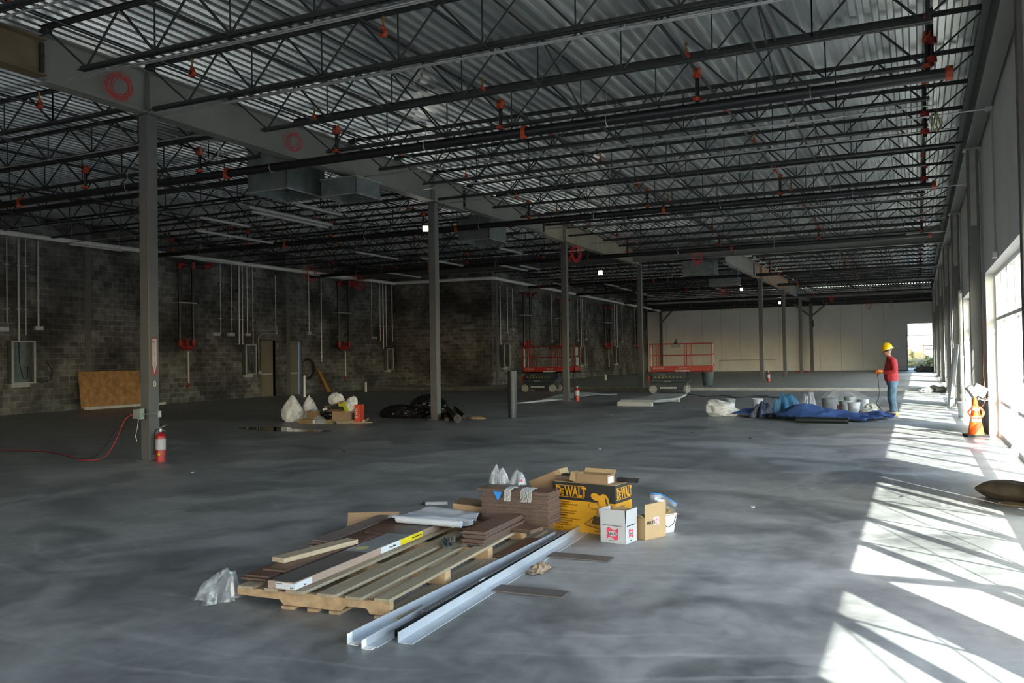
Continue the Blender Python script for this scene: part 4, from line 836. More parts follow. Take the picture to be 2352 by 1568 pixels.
m = MB(); m.box((0, 0, .0), (.5, .04, .12), Matrix.Rotation(-.35, 3, 'Y')); tag(m.build('cardboard_tube', CARD, loc=(-13.65, 18.05, .42), rot=.1), 'folded cardboard piece below the perched white bag', 'cardboard')
bagobj('black_bag', BAG, (-13.85, 18.1, .06), (.26, .2, .34), 21, 'small black bag in the middle of the debris heap', 'trash bag', .35, 2.5, 4)
m = MB(); m.box((0, 0, 0), (.5, .1, .11), Matrix.Rotation(-.3, 3, 'Y')); m.mi = 1; m.box((-.1, -.052, -.01), (.13, .004, .06), Matrix.Rotation(-.3, 3, 'Y')); tag(m.build('black_case', [BLK, PAPER], loc=(-13.75, 17.95, .36), rot=.1), 'long black case with a pale sticker on the debris heap', 'case')
m = MB(); m.box((0, 0, .0), (.09, .06, .36), Matrix.Rotation(-.4, 3, 'Y')); m.box((-.14, 0, .09), (.2, .05, .07)); tag(m.build('yellow_green_tool', mat('lime_plastic', (.42, .45, .02), .5), loc=(-13.3, 18.05, .36), rot=0), 'lime yellow plastic tool standing behind the front brown box', 'tool')
drapeobj('plastic_wrap', PLAST, (-13.75, 17.5, .0), (.3, .15, .2), 33, 'crumpled clear plastic in front of the debris heap', 'plastic wrap')
rb = carton((-13.03, 18.25, 0), (.15, .3, .46), .25, 'tall red box with white letters at the right end of the debris heap', m_=mat('bright_red_card', (.52, .05, .02), .6), open_=False, name='red_box')
for q, (s_, z_) in enumerate((('LET', .30), ('DI', .2), ('FW', .12))): text(s_, rb, WHITE, (.07, .1, .07)[q], ((-.07, -.151, z_), (1, 0, 0), (0, 0, 1)), sx=.75)
m = MB(); m.cyl((0, 0, .035), (.05, -.08, .035), .035, 10); tag(m.build('tape_roll', BRICKR, loc=(-13.2, 17.45, 0)), 'small dark roll on the floor in front of the debris heap', 'roll')
m = MB(); m.tube([(0, 0, .02), (.5, .2, .03), (.85, .55, .02)], .012, 6); tag(m.build('thin_stick', WOODG, loc=(-13.35, 17.5, .0)), 'thin stick at the right foot of the debris heap', 'stick')
# puddle
pd = MB(); pts = [(-14.9, 15.85), (-14.75, 16.3), (-14.3, 16.45), (-13.7, 16.4), (-13.45, 16.1), (-12.8, 16.05), (-12.2, 15.95), (-11.9, 15.8), (-12.4, 15.5), (-13.0, 15.4), (-13.6, 15.45), (-14.2, 15.6)]
pd.prism(pts, .0005, .003, lambda u, v, t_: (u, v, t_)); tag(pd.build('puddle', mat('water_film', (.012, .014, .014), .04, 0, .1)), 'flat dark puddle of water on the slab in front of the debris heap', 'puddle')
# black bags & pipes by the second column
def hump(p): return Vector((p.x, p.y, p.z-.15*abs(p.x)))
bagobj('black_bag', BAG, (-12.78, 19.8, 0), (.62, .3, .36), 41, 'low black bin bag at the left of the group by the second column', 'trash bag', .28, 2.6, 5, hump)
bagobj('black_bag', BAG, (-12.1, 20.2, 0), (.5, .34, .62), 45, 'big black bin bag right beside the second column', 'trash bag', .3, 2.4, 5)
bagobj('black_bag', BAG, (-13.22, 19.75, 0), (.17, .15, .26), 47, 'smallest black bin bag at the far left of the group', 'trash bag', .2, 2, 4)
bagobj('black_bag', BAG, (-12.55, 20.45, .12), (.28, .24, .42), 48, 'round black bin bag behind the low one', 'trash bag', .2, 2, 4)
for k, (a, b_, r, lb) in enumerate((((-12.5, 21.7), (-10.82, 18.9), .055, 'thin dark pipe lying right of the second column'), ((-12.7, 22.2), (-10.42, 18.75), .10, 'thick dark pipe lying open-ended right of the second column'), ((-13.1, 23.4), (-10.85, 19.9), .06, 'dark square-looking pipe lying behind the thick one'))):
    m = MB(); a, b_ = Vector((*a, r)), Vector((*b_, r)); d_ = (b_-a).normalized(); m.tube([a, b_, b_-d_*.0, b_-d_*.01, b_-d_*.3], [r, r, r*.84, r*.82, r*.8], 16); tag(m.build('steel_pipe', mat('dark_brown_pipe', (.035, .03, .026), .5), smooth=False), lb, 'pipe')
bagobj('paper_scrap', CARDL, (-10.45, 19.9, 0), (.22, .1, .07), 52, 'crumpled tan scrap on the floor next to the upright pipe', 'scrap', .5, 3, 3)
# ---- tarp group
def hf(outline, fn, name, m_, n=70, label='', cat=''):
    from mathutils.geometry import intersect_point_tri_2d
    xs = [p[0] for p in outline]; ys = [p[1] for p in outline]; x0, x1, y0, y1 = min(xs), max(xs), min(ys), max(ys)
    def inside(x, y):
        c = False; k = len(outline)
        for i in range(k):
            a, b = outline[i], outline[i-1]
            if (a[1] > y) != (b[1] > y) and x < (b[0]-a[0])*(y-a[1])/(b[1]-a[1])+a[0]: c = not c
        return c
    ny = max(8, int(n*(y1-y0)/(x1-x0))); idx = {}; vs = []; fs = []
    def vid(i, j):
        if (i, j) not in idx: x, y = x0+(x1-x0)*i/n, y0+(y1-y0)*j/ny; idx[i, j] = len(vs); vs.append((x, y, max(.004, fn(x, y))))
        return idx[i, j]
    for i in range(n):
        for j in range(ny):
            if inside(x0+(x1-x0)*(i+.5)/n, y0+(y1-y0)*(j+.5)/ny): fs.append((vid(i, j), vid(i+1, j), vid(i+1, j+1), vid(i, j+1)))
    mb = MB(); mb.add(vs, fs); o = mb.build(name, m_, smooth=True); sd = o.modifiers.new('s', 'SOLIDIFY'); sd.thickness = .004; sd.offset = 1
    return o
g_ = lambda x, y, cx, cy, sx, sy: math.exp(-((x-cx)/sx)**2-((y-cy)/sy)**2)
rg = lambda x, y, s, o_: 1-2*abs(noise.noise(Vector((x*s, y*s, o_))))
def tf(x, y): return .03+.05*max(0, rg(x, y, 2.4, 1))+.03*rg(x, y, 6, 4)+.30*g_(x, y, -2.5, 21.6, .55, .35)+.12*g_(x, y, -3.9, 22.3, .5, .25)+.10*g_(x, y, -.85, 22.3, .3, .25)+.13*g_(x, y, -1.7, 21.9, .5, .35)
tp = thing('blue_tarp', 'crumpled dark blue tarp spread in front of the buckets', 'tarp', (0, 0, 0))
o = hf([(-4.3, 22.0), (-3.6, 21.95), (-3.0, 21.25), (-2.4, 20.85), (-1.6, 21.0), (-1.2, 20.95), (-.75, 21.6), (-.5, 22.2), (-.55, 22.8), (-1.1, 23.0), (-1.8, 22.6), (-2.4, 23.0), (-3.3, 23.3), (-4.2, 22.7)], tf, 'sheet', TARP, 90); o.parent = tp
def tent(p): return Vector((p.x*(1.05-.7*max(0, p.z)), p.y*(1-.5*max(0, p.z)), p.z))
o = drape(.55, .34, .58, 61, 3, (-.05, 0), .10, 90, 30).build('raised_fold', TARPL, tp, loc=(-3.0, 22.35, .0), smooth=True)
o = drape(.42, .3, .38, 64, 2, (.05, 0), .12, 90, 30).build('dark_fold', mat('navy_tarp', (.012, .02, .05), .5, 0, .3, 6, .4), tp, loc=(-3.6, 22.1, 0), smooth=True)
bagobj('white_sack', SACK, (-4.58, 22.3, 0), (.42, .25, .4), 71, 'crumpled white sack at the left end of the blue tarp', 'sack', .3, 1.3, 5, lambda p: Vector((p.x, p.y, p.z+.45*max(0, -p.x)*(p.z > 0)-.25*max(0, p.x)*(p.z > 0))))
m = MB(); m.cyl((-.56, 0, .068), (.56, 0, .068), .068, 20); m.cyl((-.58, 0, .068), (.58, 0, .068), .03, 12); tag(m.build('black_roll', mat('black_film_roll', (.012, .016, .016), .35, 0, .3, 12), loc=(-2.0, 20.62, 0), rot=-.05, smooth=True), 'black roll of sheeting lying in front of the blue tarp', 'roll')
drapeobj('plastic_bag', PLAST, (-2.55, 23.2, 0), (.28, .25, .58), 73, 'tall crumpled clear plastic behind the light blue tarp fold', 'plastic wrap')
drapeobj('plastic_sheet', PLAST, (-2.2, 28.6, 0), (1.1, .5, .42), 75, 'clear plastic sheet heaped behind the buckets', 'plastic wrap')
drapeobj('plastic_sheet', PLAST, (-3.6, 27.0, 0), (.8, .5, .2), 77, 'low clear plastic sheet behind the tarp on the left', 'plastic wrap')
def pail(x, y, label, m_, r=.145, h=.365, lid=False, z=0, handle=True):
    t = thing('bucket', label, 'bucket', (x, y, z), random.Random(x*y).uniform(0, 3), 'buckets by the tarp')
    m = MB(); m.lathe([(0, 0), (r*.88, 0), (r*.98, h*.8), (r*1.04, h*.8), (r*1.04, h*.83), (r, h*.83), (r, h*.9), (r*1.05, h*.9), (r*1.05, h*.93), (r, h*.93), (r*1.03, h)]+([(0, h)] if lid else [(r*.96, h), (r*.9, .03), (0, .03)]), 24); m.build('pail', m_, t, smooth=True)
    if handle:
        m = MB(); m.tube([(r*1.05*math.cos(a), -.02-r*.5*math.sin(a)-.06*math.sin(a), h*.86-h*.35*math.sin(a)) for a in [math.pi*i/12 for i in range(13)]], .004, 5); m.build('wire_handle', GALV, t)
    return t
pail(-4.75, 24.15, 'grey bucket left of the tarp, behind the white sack', PAILD); pail(-4.03, 24.3, 'white bucket standing left of the light blue tarp fold', PAIL)
pail(-2.17, 24.45, 'wide dark-smeared bucket in the middle behind the tarp', PAILD, .2, .38, True); pail(-1.72, 23.5, 'grey bucket just left of the frontmost white one', PAILD)
pail(-1.46, 22.85, 'frontmost white bucket on the tarp', PAIL); pail(-1.33, 24.3, 'white bucket behind and right of the frontmost one', PAIL); pail(-1.75, 25.6, 'dark-lidded bucket farthest back behind the tarp', PAILD, lid=True)
m = MB(); m.lathe([(0, 0), (.16, 0), (.18, .13), (.19, .13), (.19, .15), (0, .15)], 20); m.mi = 1; m.lathe([(.171, .04), (.178, .10)], 20); tag(m.build('tub', [PAIL, mat('green_yellow_label', (.25, .3, .1), .6)], loc=(-2.68, 24.1, 0), smooth=True), 'low white tub with a lid behind the tarp', 'tub')
m = MB(); m.box((0, 0, .12), (.2, .2, .24)); m.mi = 1; m.box((0, -.102, .1), (.19, .004, .12)); tag(m.build('paint_can', [PAIL, REDC], loc=(-1.98, 25.15, 0)), 'square white can with a red label between the buckets', 'can')
bagobj('rag', mat('paint_rag', (.5, .5, .47), .8), (-1.1, 23.35, 0), (.16, .14, .3), 81, 'crumpled paint-stained rag hanging right of the frontmost bucket', 'rag', .5, 2.5, 4)
bagobj('rag', mat('paint_rag', (.5, .5, .47), .8), (-1.12, 22.5, .1), (.2, .16, .12), 83, 'crumpled pale rag lying on the tarp beside the frontmost bucket', 'rag', .5, 2.5, 4)
def cord(pts, r, m_, label, name='extension_cord'):
    P_ = []
    for a, b in zip(pts, pts[1:]):
        for q in range(4): P_.append(Vector(a).lerp(Vector(b), q/4))
    P_.append(Vector(pts[-1]))
    for _ in range(4): P_ = [P_[0]]+[(P_[i-1]+P_[i]*2+P_[i+1])/4 for i in range(1, len(P_)-1)]+[P_[-1]]
    m = MB(); m.tube(P_, r, 6); return tag(m.build(name, m_, smooth=True), label, 'cord')
cord([(-8.6, 34.2, .01), (-7.9, 33.6, .01), (-7.2, 31.8, .01), (-6.9, 33.2, .01), (-6.4, 32.8, .01), (-5.9, 31.0, .01), (-5.75, 32.6, .01), (-5.2, 33.2, .01), (-4.7, 31.4, .01), (-4.1, 32.4, .01)], .014, BRICKR, 'dark cord snaking over the floor from the right lift to the tarp')
# ---- person
pr = thing('person', 'standing person in red long-sleeved shirt, jeans and yellow hard hat, holding a cord', 'person', (-.62, 23.35, 0), R(8))
def path(pts, n=6):
    P_ = [Vector(p[:3]) for p in pts]; R_ = [p[3] for p in pts]; out = []; rs = []
    for i in range(len(P_)-1):
        p0, p1, p2, p3 = P_[max(i-1, 0)], P_[i], P_[i+1], P_[min(i+2, len(P_)-1)]
        for k in range(n):
            t_ = k/n; out.append(.5*((2*p1)+(p2-p0)*t_+(2*p0-5*p1+4*p2-p3)*t_**2+(3*p1-p0-3*p2+p3)*t_**3)); rs.append(R_[i]+(R_[i+1]-R_[i])*t_)
    return out+[P_[-1]], rs+[R_[-1]]
def limb(mb, pts): p_, r_ = path(pts); mb.tube(p_, r_, 14)
def rings(mb, rs, n=24):
    vs = [(cx+rx*math.cos(2*math.pi*j/n), cy+ry*math.sin(2*math.pi*j/n), z) for cx, cy, z, rx, ry in rs for j in range(n)]; k = len(rs)
    mb.add(vs, [(i*n+j, i*n+(j+1) % n, (i+1)*n+(j+1) % n, (i+1)*n+j) for i in range(k-1) for j in range(n)]+[tuple(range(n))[::-1], tuple((k-1)*n+j for j in range(n))])
def fuse(mb, name, m_, par, vox=.012, wrinkle=0., it=4):
    o = mb.build(name, m_, par, smooth=True); r_ = o.modifiers.new('r', 'REMESH'); r_.mode = 'VOXEL'; r_.voxel_size = vox; r_.use_smooth_shade = True
    sm = o.modifiers.new('s', 'SMOOTH'); sm.iterations = it; sm.factor = .5
    if wrinkle:
        tx = bpy.data.textures.new(name, 'CLOUDS'); tx.noise_scale = .09; tx.noise_depth = 1; d_ = o.modifiers.new('d', 'DISPLACE'); d_.texture = tx; d_.strength = wrinkle; d_.mid_level = .5
    return o
SK = mat('skin_tone', (.33, .17, .11), .55, 0, .05, 8); SHIRT = mat('red_shirt', (.33, .016, .02), .8, 0, .12, 14, .2); JEAN = mat('blue_jeans', (.075, .135, .19), .85, 0, .25, 9, .3)
bd = MB(); rings(bd, [(.03, 0, .92, .10, .11), (.03, 0, 1.1, .11, .13), (.02, 0, 1.3, .11, .15), (.01, 0, 1.42, .08, .12), (-.02, 0, 1.47, .055, .06), (-.045, 0, 1.53, .056, .056)])
rings(bd, [(-.10, 0, 1.50, .03, .035), (-.092, 0, 1.515, .055, .05), (-.08, 0, 1.55, .08, .068), (-.07, 0, 1.60, .095, .077), (-.06, 0, 1.66, .098, .08), (-.055, 0, 1.71, .08, .065), (-.055, 0, 1.735, .03, .03)])
for s_ in (-1, 1):
    limb(bd, [(.03, s_*.08, .9, .07), (.02, s_*.11, .5, .055), (.03, s_*.115, .1, .04), (-.08, s_*.115, .05, .035)])
    limb(bd, [(.02, s_*.15, 1.40, .05), (.05, s_*.23, 1.15, .042), (-.18, s_*.15, 1.095, .03), (-.24, s_*.12, 1.105, .03)])
fuse(bd, 'body', SK, pr, .010)
st = MB(); rings(st, [(.02, 0, .865, .158, .178), (.02, 0, .9, .165, .185), (.01, 0, 1.0, .168, .182), (.0, 0, 1.1, .165, .178), (.015, 0, 1.22, .15, .18), (.03, 0, 1.34, .135, .185), (.025, 0, 1.41, .115, .165), (.0, 0, 1.455, .08, .105), (-.015, 0, 1.485, .066, .07)])
for s_ in (-1, 1): limb(st, [(.02, s_*.135, 1.385, .075), (.045, s_*.215, 1.28, .07), (.055, s_*.245, 1.14, .062), (-.06, s_*.21, 1.09, .052), (-.17, s_*.155, 1.09, .044)])
fuse(st, 'shirt', SHIRT, pr, .012, .022)
jm = MB(); rings(jm, [(.03, 0, .76, .13, .165), (.03, 0, .84, .145, .17), (.03, 0, .93, .145, .165)])
for s_ in (-1, 1): limb(jm, [(.035, s_*.085, .84, .10), (.03, s_*.095, .66, .098), (.015 if s_ < 0 else .0, s_*.105, .46, .08), (.04, s_*.11, .25, .08), (.045, s_*.115, .1, .085)])
fuse(jm, 'jeans', JEAN, pr, .012, .028)
for s_, x_ in ((-.115, .03), (.12, -.01)):
    m = blob((.145, .055, .125), 5, 3, .06, 2, False, lambda p: Vector((p.x, p.y, p.z+(.35 if p.x > .1 else 0)*max(0, p.z)-.25*max(0, -p.x)*(p.z > 0)))); m.build('work_boot', mat('tan_boot', (.55, .32, .1), .7), pr, loc=(x_-.02, s_, 0), smooth=True)
hd = MB(); hd.lathe([(0, .16), (.05, .155), (.095, .12), (.122, .07), (.132, .0), (.13, -.01)], 28); vs = []; 
hat = hd.build('hard_hat', mat('yellow_hard_hat', (.85, .5, .01), .3), pr, loc=(-.06, 0, 1.665), rot=(0, R(-16), 0), smooth=True)
m = MB(); m.prism([((.132+(.06 if math.cos(a) < -.2 else .022)*abs(math.cos(a)))*math.cos(a), .128*math.sin(a)) for a in [2*math.pi*i/28 for i in range(28)]], -.012, -.002, lambda u, v, t_: (u, v, t_)); m.tube([(.128*math.cos(a), 0, .155*math.sin(a)+.006) for a in [math.pi*i/14 for i in range(2, 13)]], .009, 6); m.build('brim', mat('yellow_hard_hat', (1, 1, 1)), hat)
m = MB(); m.lathe([(.09, -.035), (.102, -.03), (.108, .01), (.10, .04)], 24); m.build('black_headband', BLK, pr, loc=(-.06, 0, 1.65), rot=(0, R(-14), 0), smooth=True)
m = MB(); m.add([(-.155, -.012, 1.61), (-.155, .012, 1.61), (-.19, 0, 1.572), (-.16, 0, 1.558), (-.16, -.016, 1.562), (-.16, .016, 1.562)], [(0, 2, 1), (0, 4, 2), (1, 2, 5), (2, 4, 3), (2, 3, 5)]); m.build('nose', SK, pr)
for s_ in (-1, 1):
    m = MB(); m.lathe([(0, -.012), (.02, -.008), (.024, 0), (.012, .008)], 10, ax=Matrix.Rotation(R(90), 3, 'X')); m.build('ear', SK, pr, loc=(-.045, s_*.08, 1.59))
    m = MB(); m.lathe([(0, .008), (.008, .004), (.01, 0), (.008, -.004), (0, -.008)], 8); m.build('eye', BLK, pr, loc=(-.152, s_*.03, 1.608))
m = MB(); m.box((-.148, 0, 1.532), (.006, .045, .008)); m.build('mouth', mat('lip', (.25, .08, .07)), pr)
GL = mat('orange_glove', (.75, .2, .04), .7, 0, .1, 12)
for s_, (hx, hy, hz) in ((-1, (-.25, -.13, 1.12)), (1, (-.28, .09, 1.08))):
    h = MB(); fl_ = []
    P0 = Vector((hx, hy, hz)); h.tube([P0+Vector((.06, 0, -.005)), P0, P0+Vector((-.05, 0, .01))], [.036, .042, .036], 10)
    for q in range(4):
        y_ = hy+(q-1.5)*.019; L_ = (.05, .06, .055, .042)[q]; a_ = P0+Vector((-.05, 0, .012)); a_.y = y_
        h.tube([a_, a_+Vector((-L_*.6, -s_*.01, .004)), a_+Vector((-L_*.8, -s_*.02, -.025)), a_+Vector((-L_*.4, -s_*.025, -.04))], [.0115, .011, .010, .008], 7)
    h.tube([P0+Vector((-.005, -s_*.03, .015)), P0+Vector((-.035, -s_*.055, .02)), P0+Vector((-.065, -s_*.05, .01))], [.014, .012, .009], 7)
    h.build('gloved_hand', GL, pr, smooth=True)
cord([(-.93, 23.28, 1.09), (-.9, 23.3, .8), (-.88, 23.3, .45), (-1.0, 23.25, .3), (-.82, 23.2, .15), (-.85, 23.1, .04), (-1.1, 23.0, .06), (-1.4, 23.2, .02)], .008, BRICKR, 'thin dark cord hanging from the hands of the person', 'held_cord')
# ---- right side by the storefront
t = thing('traffic_cone', 'orange traffic cone with a white collar beside the nearest storefront column', 'traffic cone', (.95, 18.15, 0), .2)
m = MB(); m.box((0, 0, .02), (.38, .38, .04)); m.build('base', BRICKR, t, bevel=.01); m = MB(); m.lathe([(.14, .04), (.028, .72), (0, .72)], 24); m.build('cone', CONE, t, smooth=True)
m = MB(); m.lathe([(.102, .28), (.086, .38)], 24); m.build('white_collar', WHITE, t, smooth=True); m = MB(); m.lathe([(.069, .48), (.058, .55)], 24); m.build('white_collar', WHITE, t, smooth=True)
rr = random.Random(4); m = MB()
for k in range(7): m.tube([(.13*math.cos(a)*rr.uniform(.75, 1.1), -.11+.02*math.sin(a*2), .45+.12*math.sin(a)*rr.uniform(.75, 1.1)) for a in [2*math.pi*i/18 for i in range(18)]], .006, 5, closed=True)
oc = mat('orange_cord', (.85, .1, .03), .5); tag(m.build('orange_cord_coil', oc, loc=(.95, 18.12, 0)), 'coil of orange extension cord hung on the traffic cone', 'cord')
cord([(.95, 18.0, .5), (1.1, 18.2, .56), (1.14, 18.3, .8), (1.1, 18.35, 1.1), (1.14, 18.45, 1.6), (1.14, 18.45, 2.2)], .0035, oc, 'orange cord climbing the storefront column behind the cone')
t = thing('portable_floodlight', 'white portable floodlight with tube frame leaning on top of the cone', 'floodlight', (1.02, 18.2, .82), .3)
m = MB(); m.box((0, 0, .03), (.24, .12, .2), Matrix.Rotation(.5, 3, 'Y')); m.build('lamp_body', mat('off_white_plastic', (.3, .3, .28), .5), t, bevel=.01); m = MB(); m.box((-.13, 0, .02), (.1, .16, .22), Matrix.Rotation(-.6, 3, 'Y')); m.build('reflector', mat('off_white_plastic', (.3, .3, .28)), t)
m = MB(); m.tube([(-.05, -.06, -.1), (.05, -.08, -.16), (.16, -.08, -.13), (.2, 0, -.05), (.16, .08, -.13), (.0, .08, -.14)], .01, 7); m.build('tube_frame', GALV, t)
pail(.98, 23.2, 'white bucket against the storefront between cone and downpipe', PAIL)
t = thing('downpipe', 'white plastic downpipe with elbows beside the second storefront column', 'pipe', (1.08, 26.3, 0), 0, None)
m = MB(); m.tube([(0, 0, .0), (0, 0, .45), (.0, .15, .7), (0, .15, 1.0), (0, .15, 2.95), (0, .1, 3.1), (0, -.1, 3.2)], .05, 12); m.build('pipe', mat('cream_pipe', (.5, .49, .42), .5), t, smooth=True)
m = MB(); m.tube([(0, .15, 2.5), (-.02, .9, 3.0), (0, 1.1, 3.0)], .05, 12); m.build('branch', mat('cream_pipe', (1, 1, 1)), t, smooth=True); m = MB(); m.cyl((0, 0, .3), (0, 0, .42), .07, 12); m.cyl((0, .15, 1.4), (0, .15, 1.44), .06, 12); m.cyl((0, .15, 2.2), (0, .15, 2.24), .06, 12); m.build('couplers', mat('cream_pipe', (1, 1, 1)), t)
for k in range(3):
    m = MB(); m.beam((-.18-.03*k, .0, .0), (.02-.03*k, .25, 1.75-.05*k), .09, .03); tag(m.build('leaning_stud', wb, loc=(.98, 26.4+.07*k, 0.02)), 'grey metal stud leaning on the second storefront column, %s one' % ['front', 'middle', 'rear'][k], 'metal stud', 'leaning studs')
for k in range(9):
    q = random.Random(k); x, y = .1+.085*k, q.uniform(36.5, 37.5)
    tag(blob((q.uniform(.09, .2), q.uniform(.08, .16), q.uniform(.1, .28)), 90+k, 2, .9, 2.2, True).build('rubble_chunk', CURB, loc=(x, y, 0), rot=q.uniform(0, 3)), 'broken concrete chunk at the curb by the storefront, %s from the left' % ordn(k), 'rubble', 'rubble by the storefront')
for k in range(6):
    q = random.Random(k+50); x, y = .05+.12*k, q.uniform(66, 68)
    tag(blob((q.uniform(.2, .4), q.uniform(.2, .4), q.uniform(.2, .5)), 120+k, 2, .5, 1.5, True).build('rubble_chunk', CURB, loc=(x, y, .12), rot=q.uniform(0, 3)), 'concrete chunk piled before the far window, %s from the left' % ordn(k), 'rubble', 'rubble by the far window')
pail(.95, 65.5, 'bucket standing beside the rubble at the far window', PAILD, z=.12)
# outside: fence, bushes, poles seen through the far window
t = thing('metal_fence', 'black metal fence outside beyond the far window', 'fence', (0, 84, -.05))
m = MB(); 
for z in (.25, 1.75): m.bb((-6, -.02, z), (5.3, .02, z+.05))
m.build('rails', STEELD, t); m = MB(); x = -6.
while x < 5.3: m.bb((x-.01, -.01, 0), (x+.01, .01, 1.95)); x += .14
m.build('pickets', STEELD, t); m = MB()
for x in (-4.3, -1.9, .5, 2.9): m.bb((x-.04, -.04, 0), (x+.04, .04, 2.4))
m.build('posts', STEELD, t)
GRN = mat('olive_bush', (.16, .17, .05), .9, 0, .4, 3)
for k, (x, y, s_) in enumerate(((-1.6, 92, 1.0), (-.2, 93, .8), (1.2, 94, .5))):
    tag(blob((1.4*s_, 1.2, 1.9*s_), 140+k, 5, .35, 5, False).build('bush', GRN, loc=(x, y, -.05)), 'olive green bush outside the far window, %s one' % ['left', 'middle', 'right'][k], 'bush', 'bushes outside')
m = MB(); m.cyl((0, 0, 0), (0, 0, 5.2), .05, 6); m.bb((-1.5, 0, 4.9), (1.5, .05, 4.95)); tag(m.build('utility_pole', STEELD, loc=(-.9, 98, -.05)), 'thin utility pole outside the far window', 'pole')
# sack, board and block at the right edge
tag(blob((.32, .2, .2), 150, 5, .14, 1.5, False, lambda p: Vector((p.x, p.y, p.z))).build('paper_sack', mat('brown_paper_sack', (.14, .10, .06), .8, 0, .3, 6, .4), loc=(.86, 10.66, 0), rot=-.45, smooth=True), 'brown paper sack lying at the right edge of the photo', 'sack')
m = MB(); m.box((0, 0, .008), (.5, .2, .016)); tag(m.build('floor_board', CARDL, loc=(.98, 10.22, 0), rot=-.5), 'tan board piece on the sunlit floor under the brown sack', 'board')
m = MB(); m.box((0, 0, .03), (.3, .09, .06)); tag(m.build('wood_block', mat('pale_wood_block', (.5, .47, .35), .8), loc=(1.12, 13.25, 0), rot=-.3), 'pale wood block on the sunlit floor near the door', 'block')
# ================================================================ FOREGROUND
PR = .068
pal = thing('wooden_pallet', 'long weathered wooden pallet lying on the slab, loaded with planks and tiles', 'pallet', (-3.0, 4.5, 0), PR)
PL, PW = 2.75, 1.17
for y in (0, .78, 1.56, 2.34, PL-.02):      # cross stringers, the front one notched
    m = MB(); w_ = .045
    poly = [(-PW, .018), (-PW, .105), (0, .105), (0, .018), (-.14, .018), (-.15, .045), (-.17, .06), (-.3, .06), (-.32, .045), (-.33, .018), (-.80, .018), (-.81, .04), (-.83, .055), (-PW+.06, .055), (-PW+.03, .04), (-PW+.02, .018)]
    m.prism([(-PW, .105), (0, .105), (0, .018), (-.15, .018), (-.17, .05), (-.32, .052), (-.36, .018), (-.80, .018), (-.83, .05), (-PW, .055)], y, y+w_ if y == 0 else y+.09, lambda u, v, t_: (u, t_, v)); m.build('stringer', WOOD, pal, bevel=.003)
for x0, x1 in ((-.105, -.005), (-.435, -.355), (-.60, -.52), (-.80, -.70)):
    m = MB(); m.bb((x0, -.02, 0), (x1, PL+.05, .018)); m.build('bottom_board', WOODG if x0 > -.2 else WOOD, pal)
m = MB(); m.bb((.0, -.02, 0), (.06, PL+.05, .016)); m.build('bottom_board', WOODG, pal)
for x0, x1, ya, yb in ((-.11, -.0, .02, 2.2), (-.31, -.19, 0, 2.7), (-.52, -.38, 0, 2.7), (-.76, -.62, 0, 2.7), (-.93, -.82, 0, 2.7), (-PW+.03, -PW+.15, .0, 2.7)):
    m = MB(); m.bb((x0, ya-.03, .105), (x1, yb, .126)); m.build('deck_board', WOODG, pal, bevel=.002)
m = MB(); m.bb((-PW-.0, .1, .126), (-PW+.035, 2.2, .136)); m.build('edge_strip', CARDL, pal)
def plank(c, d, rot, label, m_=TILE, group=None, cat='plank', name='brown_plank', pitch=0):
    k = MB(); k.bb((-d[0]/2, 0, 0), (d[0]/2, d[1], d[2]*.45)); k.mi = 1; k.bb((-d[0]/2+.006, .0, d[2]*.45), (d[0]/2+.0, d[1]-.004, d[2]))
    return tag(k.build(name, [TILEE, m_], loc=c, rot=(pitch, 0, rot)), label, cat, group)
# dark planks lying loose on the left side of the pallet
plank((-4.1, 4.5, .137), (.21, 1.2, .012), .07, 'brown plank at the left front corner of the pallet, bottom layer'); plank((-4.1, 4.53, .150), (.2, 1.15, .012), .075, 'brown plank stacked on the front left corner plank')
plank((-4.06, 4.66, .163), (.2, 1.25, .012), .07, 'long brown plank on top at the left side of the pallet'); plank((-4.2, 5.82, .150), (.2, 1.1, .012), .1, 'brown plank behind the long left one, under the white cloth'); plank((-4.12, 5.95, .164), (.2, .9, .012), -.15, 'brown plank slanting under the plastic at the back left')
plank((-4.28, 5.5, .152), (.14, .55, .012), -.6, 'broken brown plank lying crosswise at the back left', pitch=.02)
for k in range(6):
    plank((-4.42-.01*(k % 2)-.004*k, 5.62+.02*(k % 3), .0+.022*k), (.2, 1.05, .02), .10+.02*(k % 2), 'brown plank in the tilted pile left of the pallet, %s from the bottom' % ordn(k), group='brown planks piled left of the pallet')
plank((-4.4, 5.62, .145), (.18, 1.15, .014), .11, 'top brown plank of the tilted pile left of the pallet', m_=mat('pale_brown_plank', (.20, .155, .135), .6, 0, .15, 8))
m = MB(); m.box((0, .37, .0175), (.125, .74, .035)); tag(m.build('plywood_strip', [mat('cut_plywood', (.42, .33, .23), .8, 0, .2, 20, stretch=(3, .3, 3))], loc=(-4.17, 4.83, .177), rot=-.16, bevel=.002), 'short thick strip of plywood laid across the brown planks', 'board')
t = thing('cardboard_sheet', 'brown cardboard sheet standing behind the tilted plank pile', 'cardboard', (-4.85, 6.6, 0), .45)
m = MB(); m.box((.23, 0, .09), (.48, .006, .19), Matrix.Rotation(-.35, 3, 'X')); m.build('sheet', CARD, t)
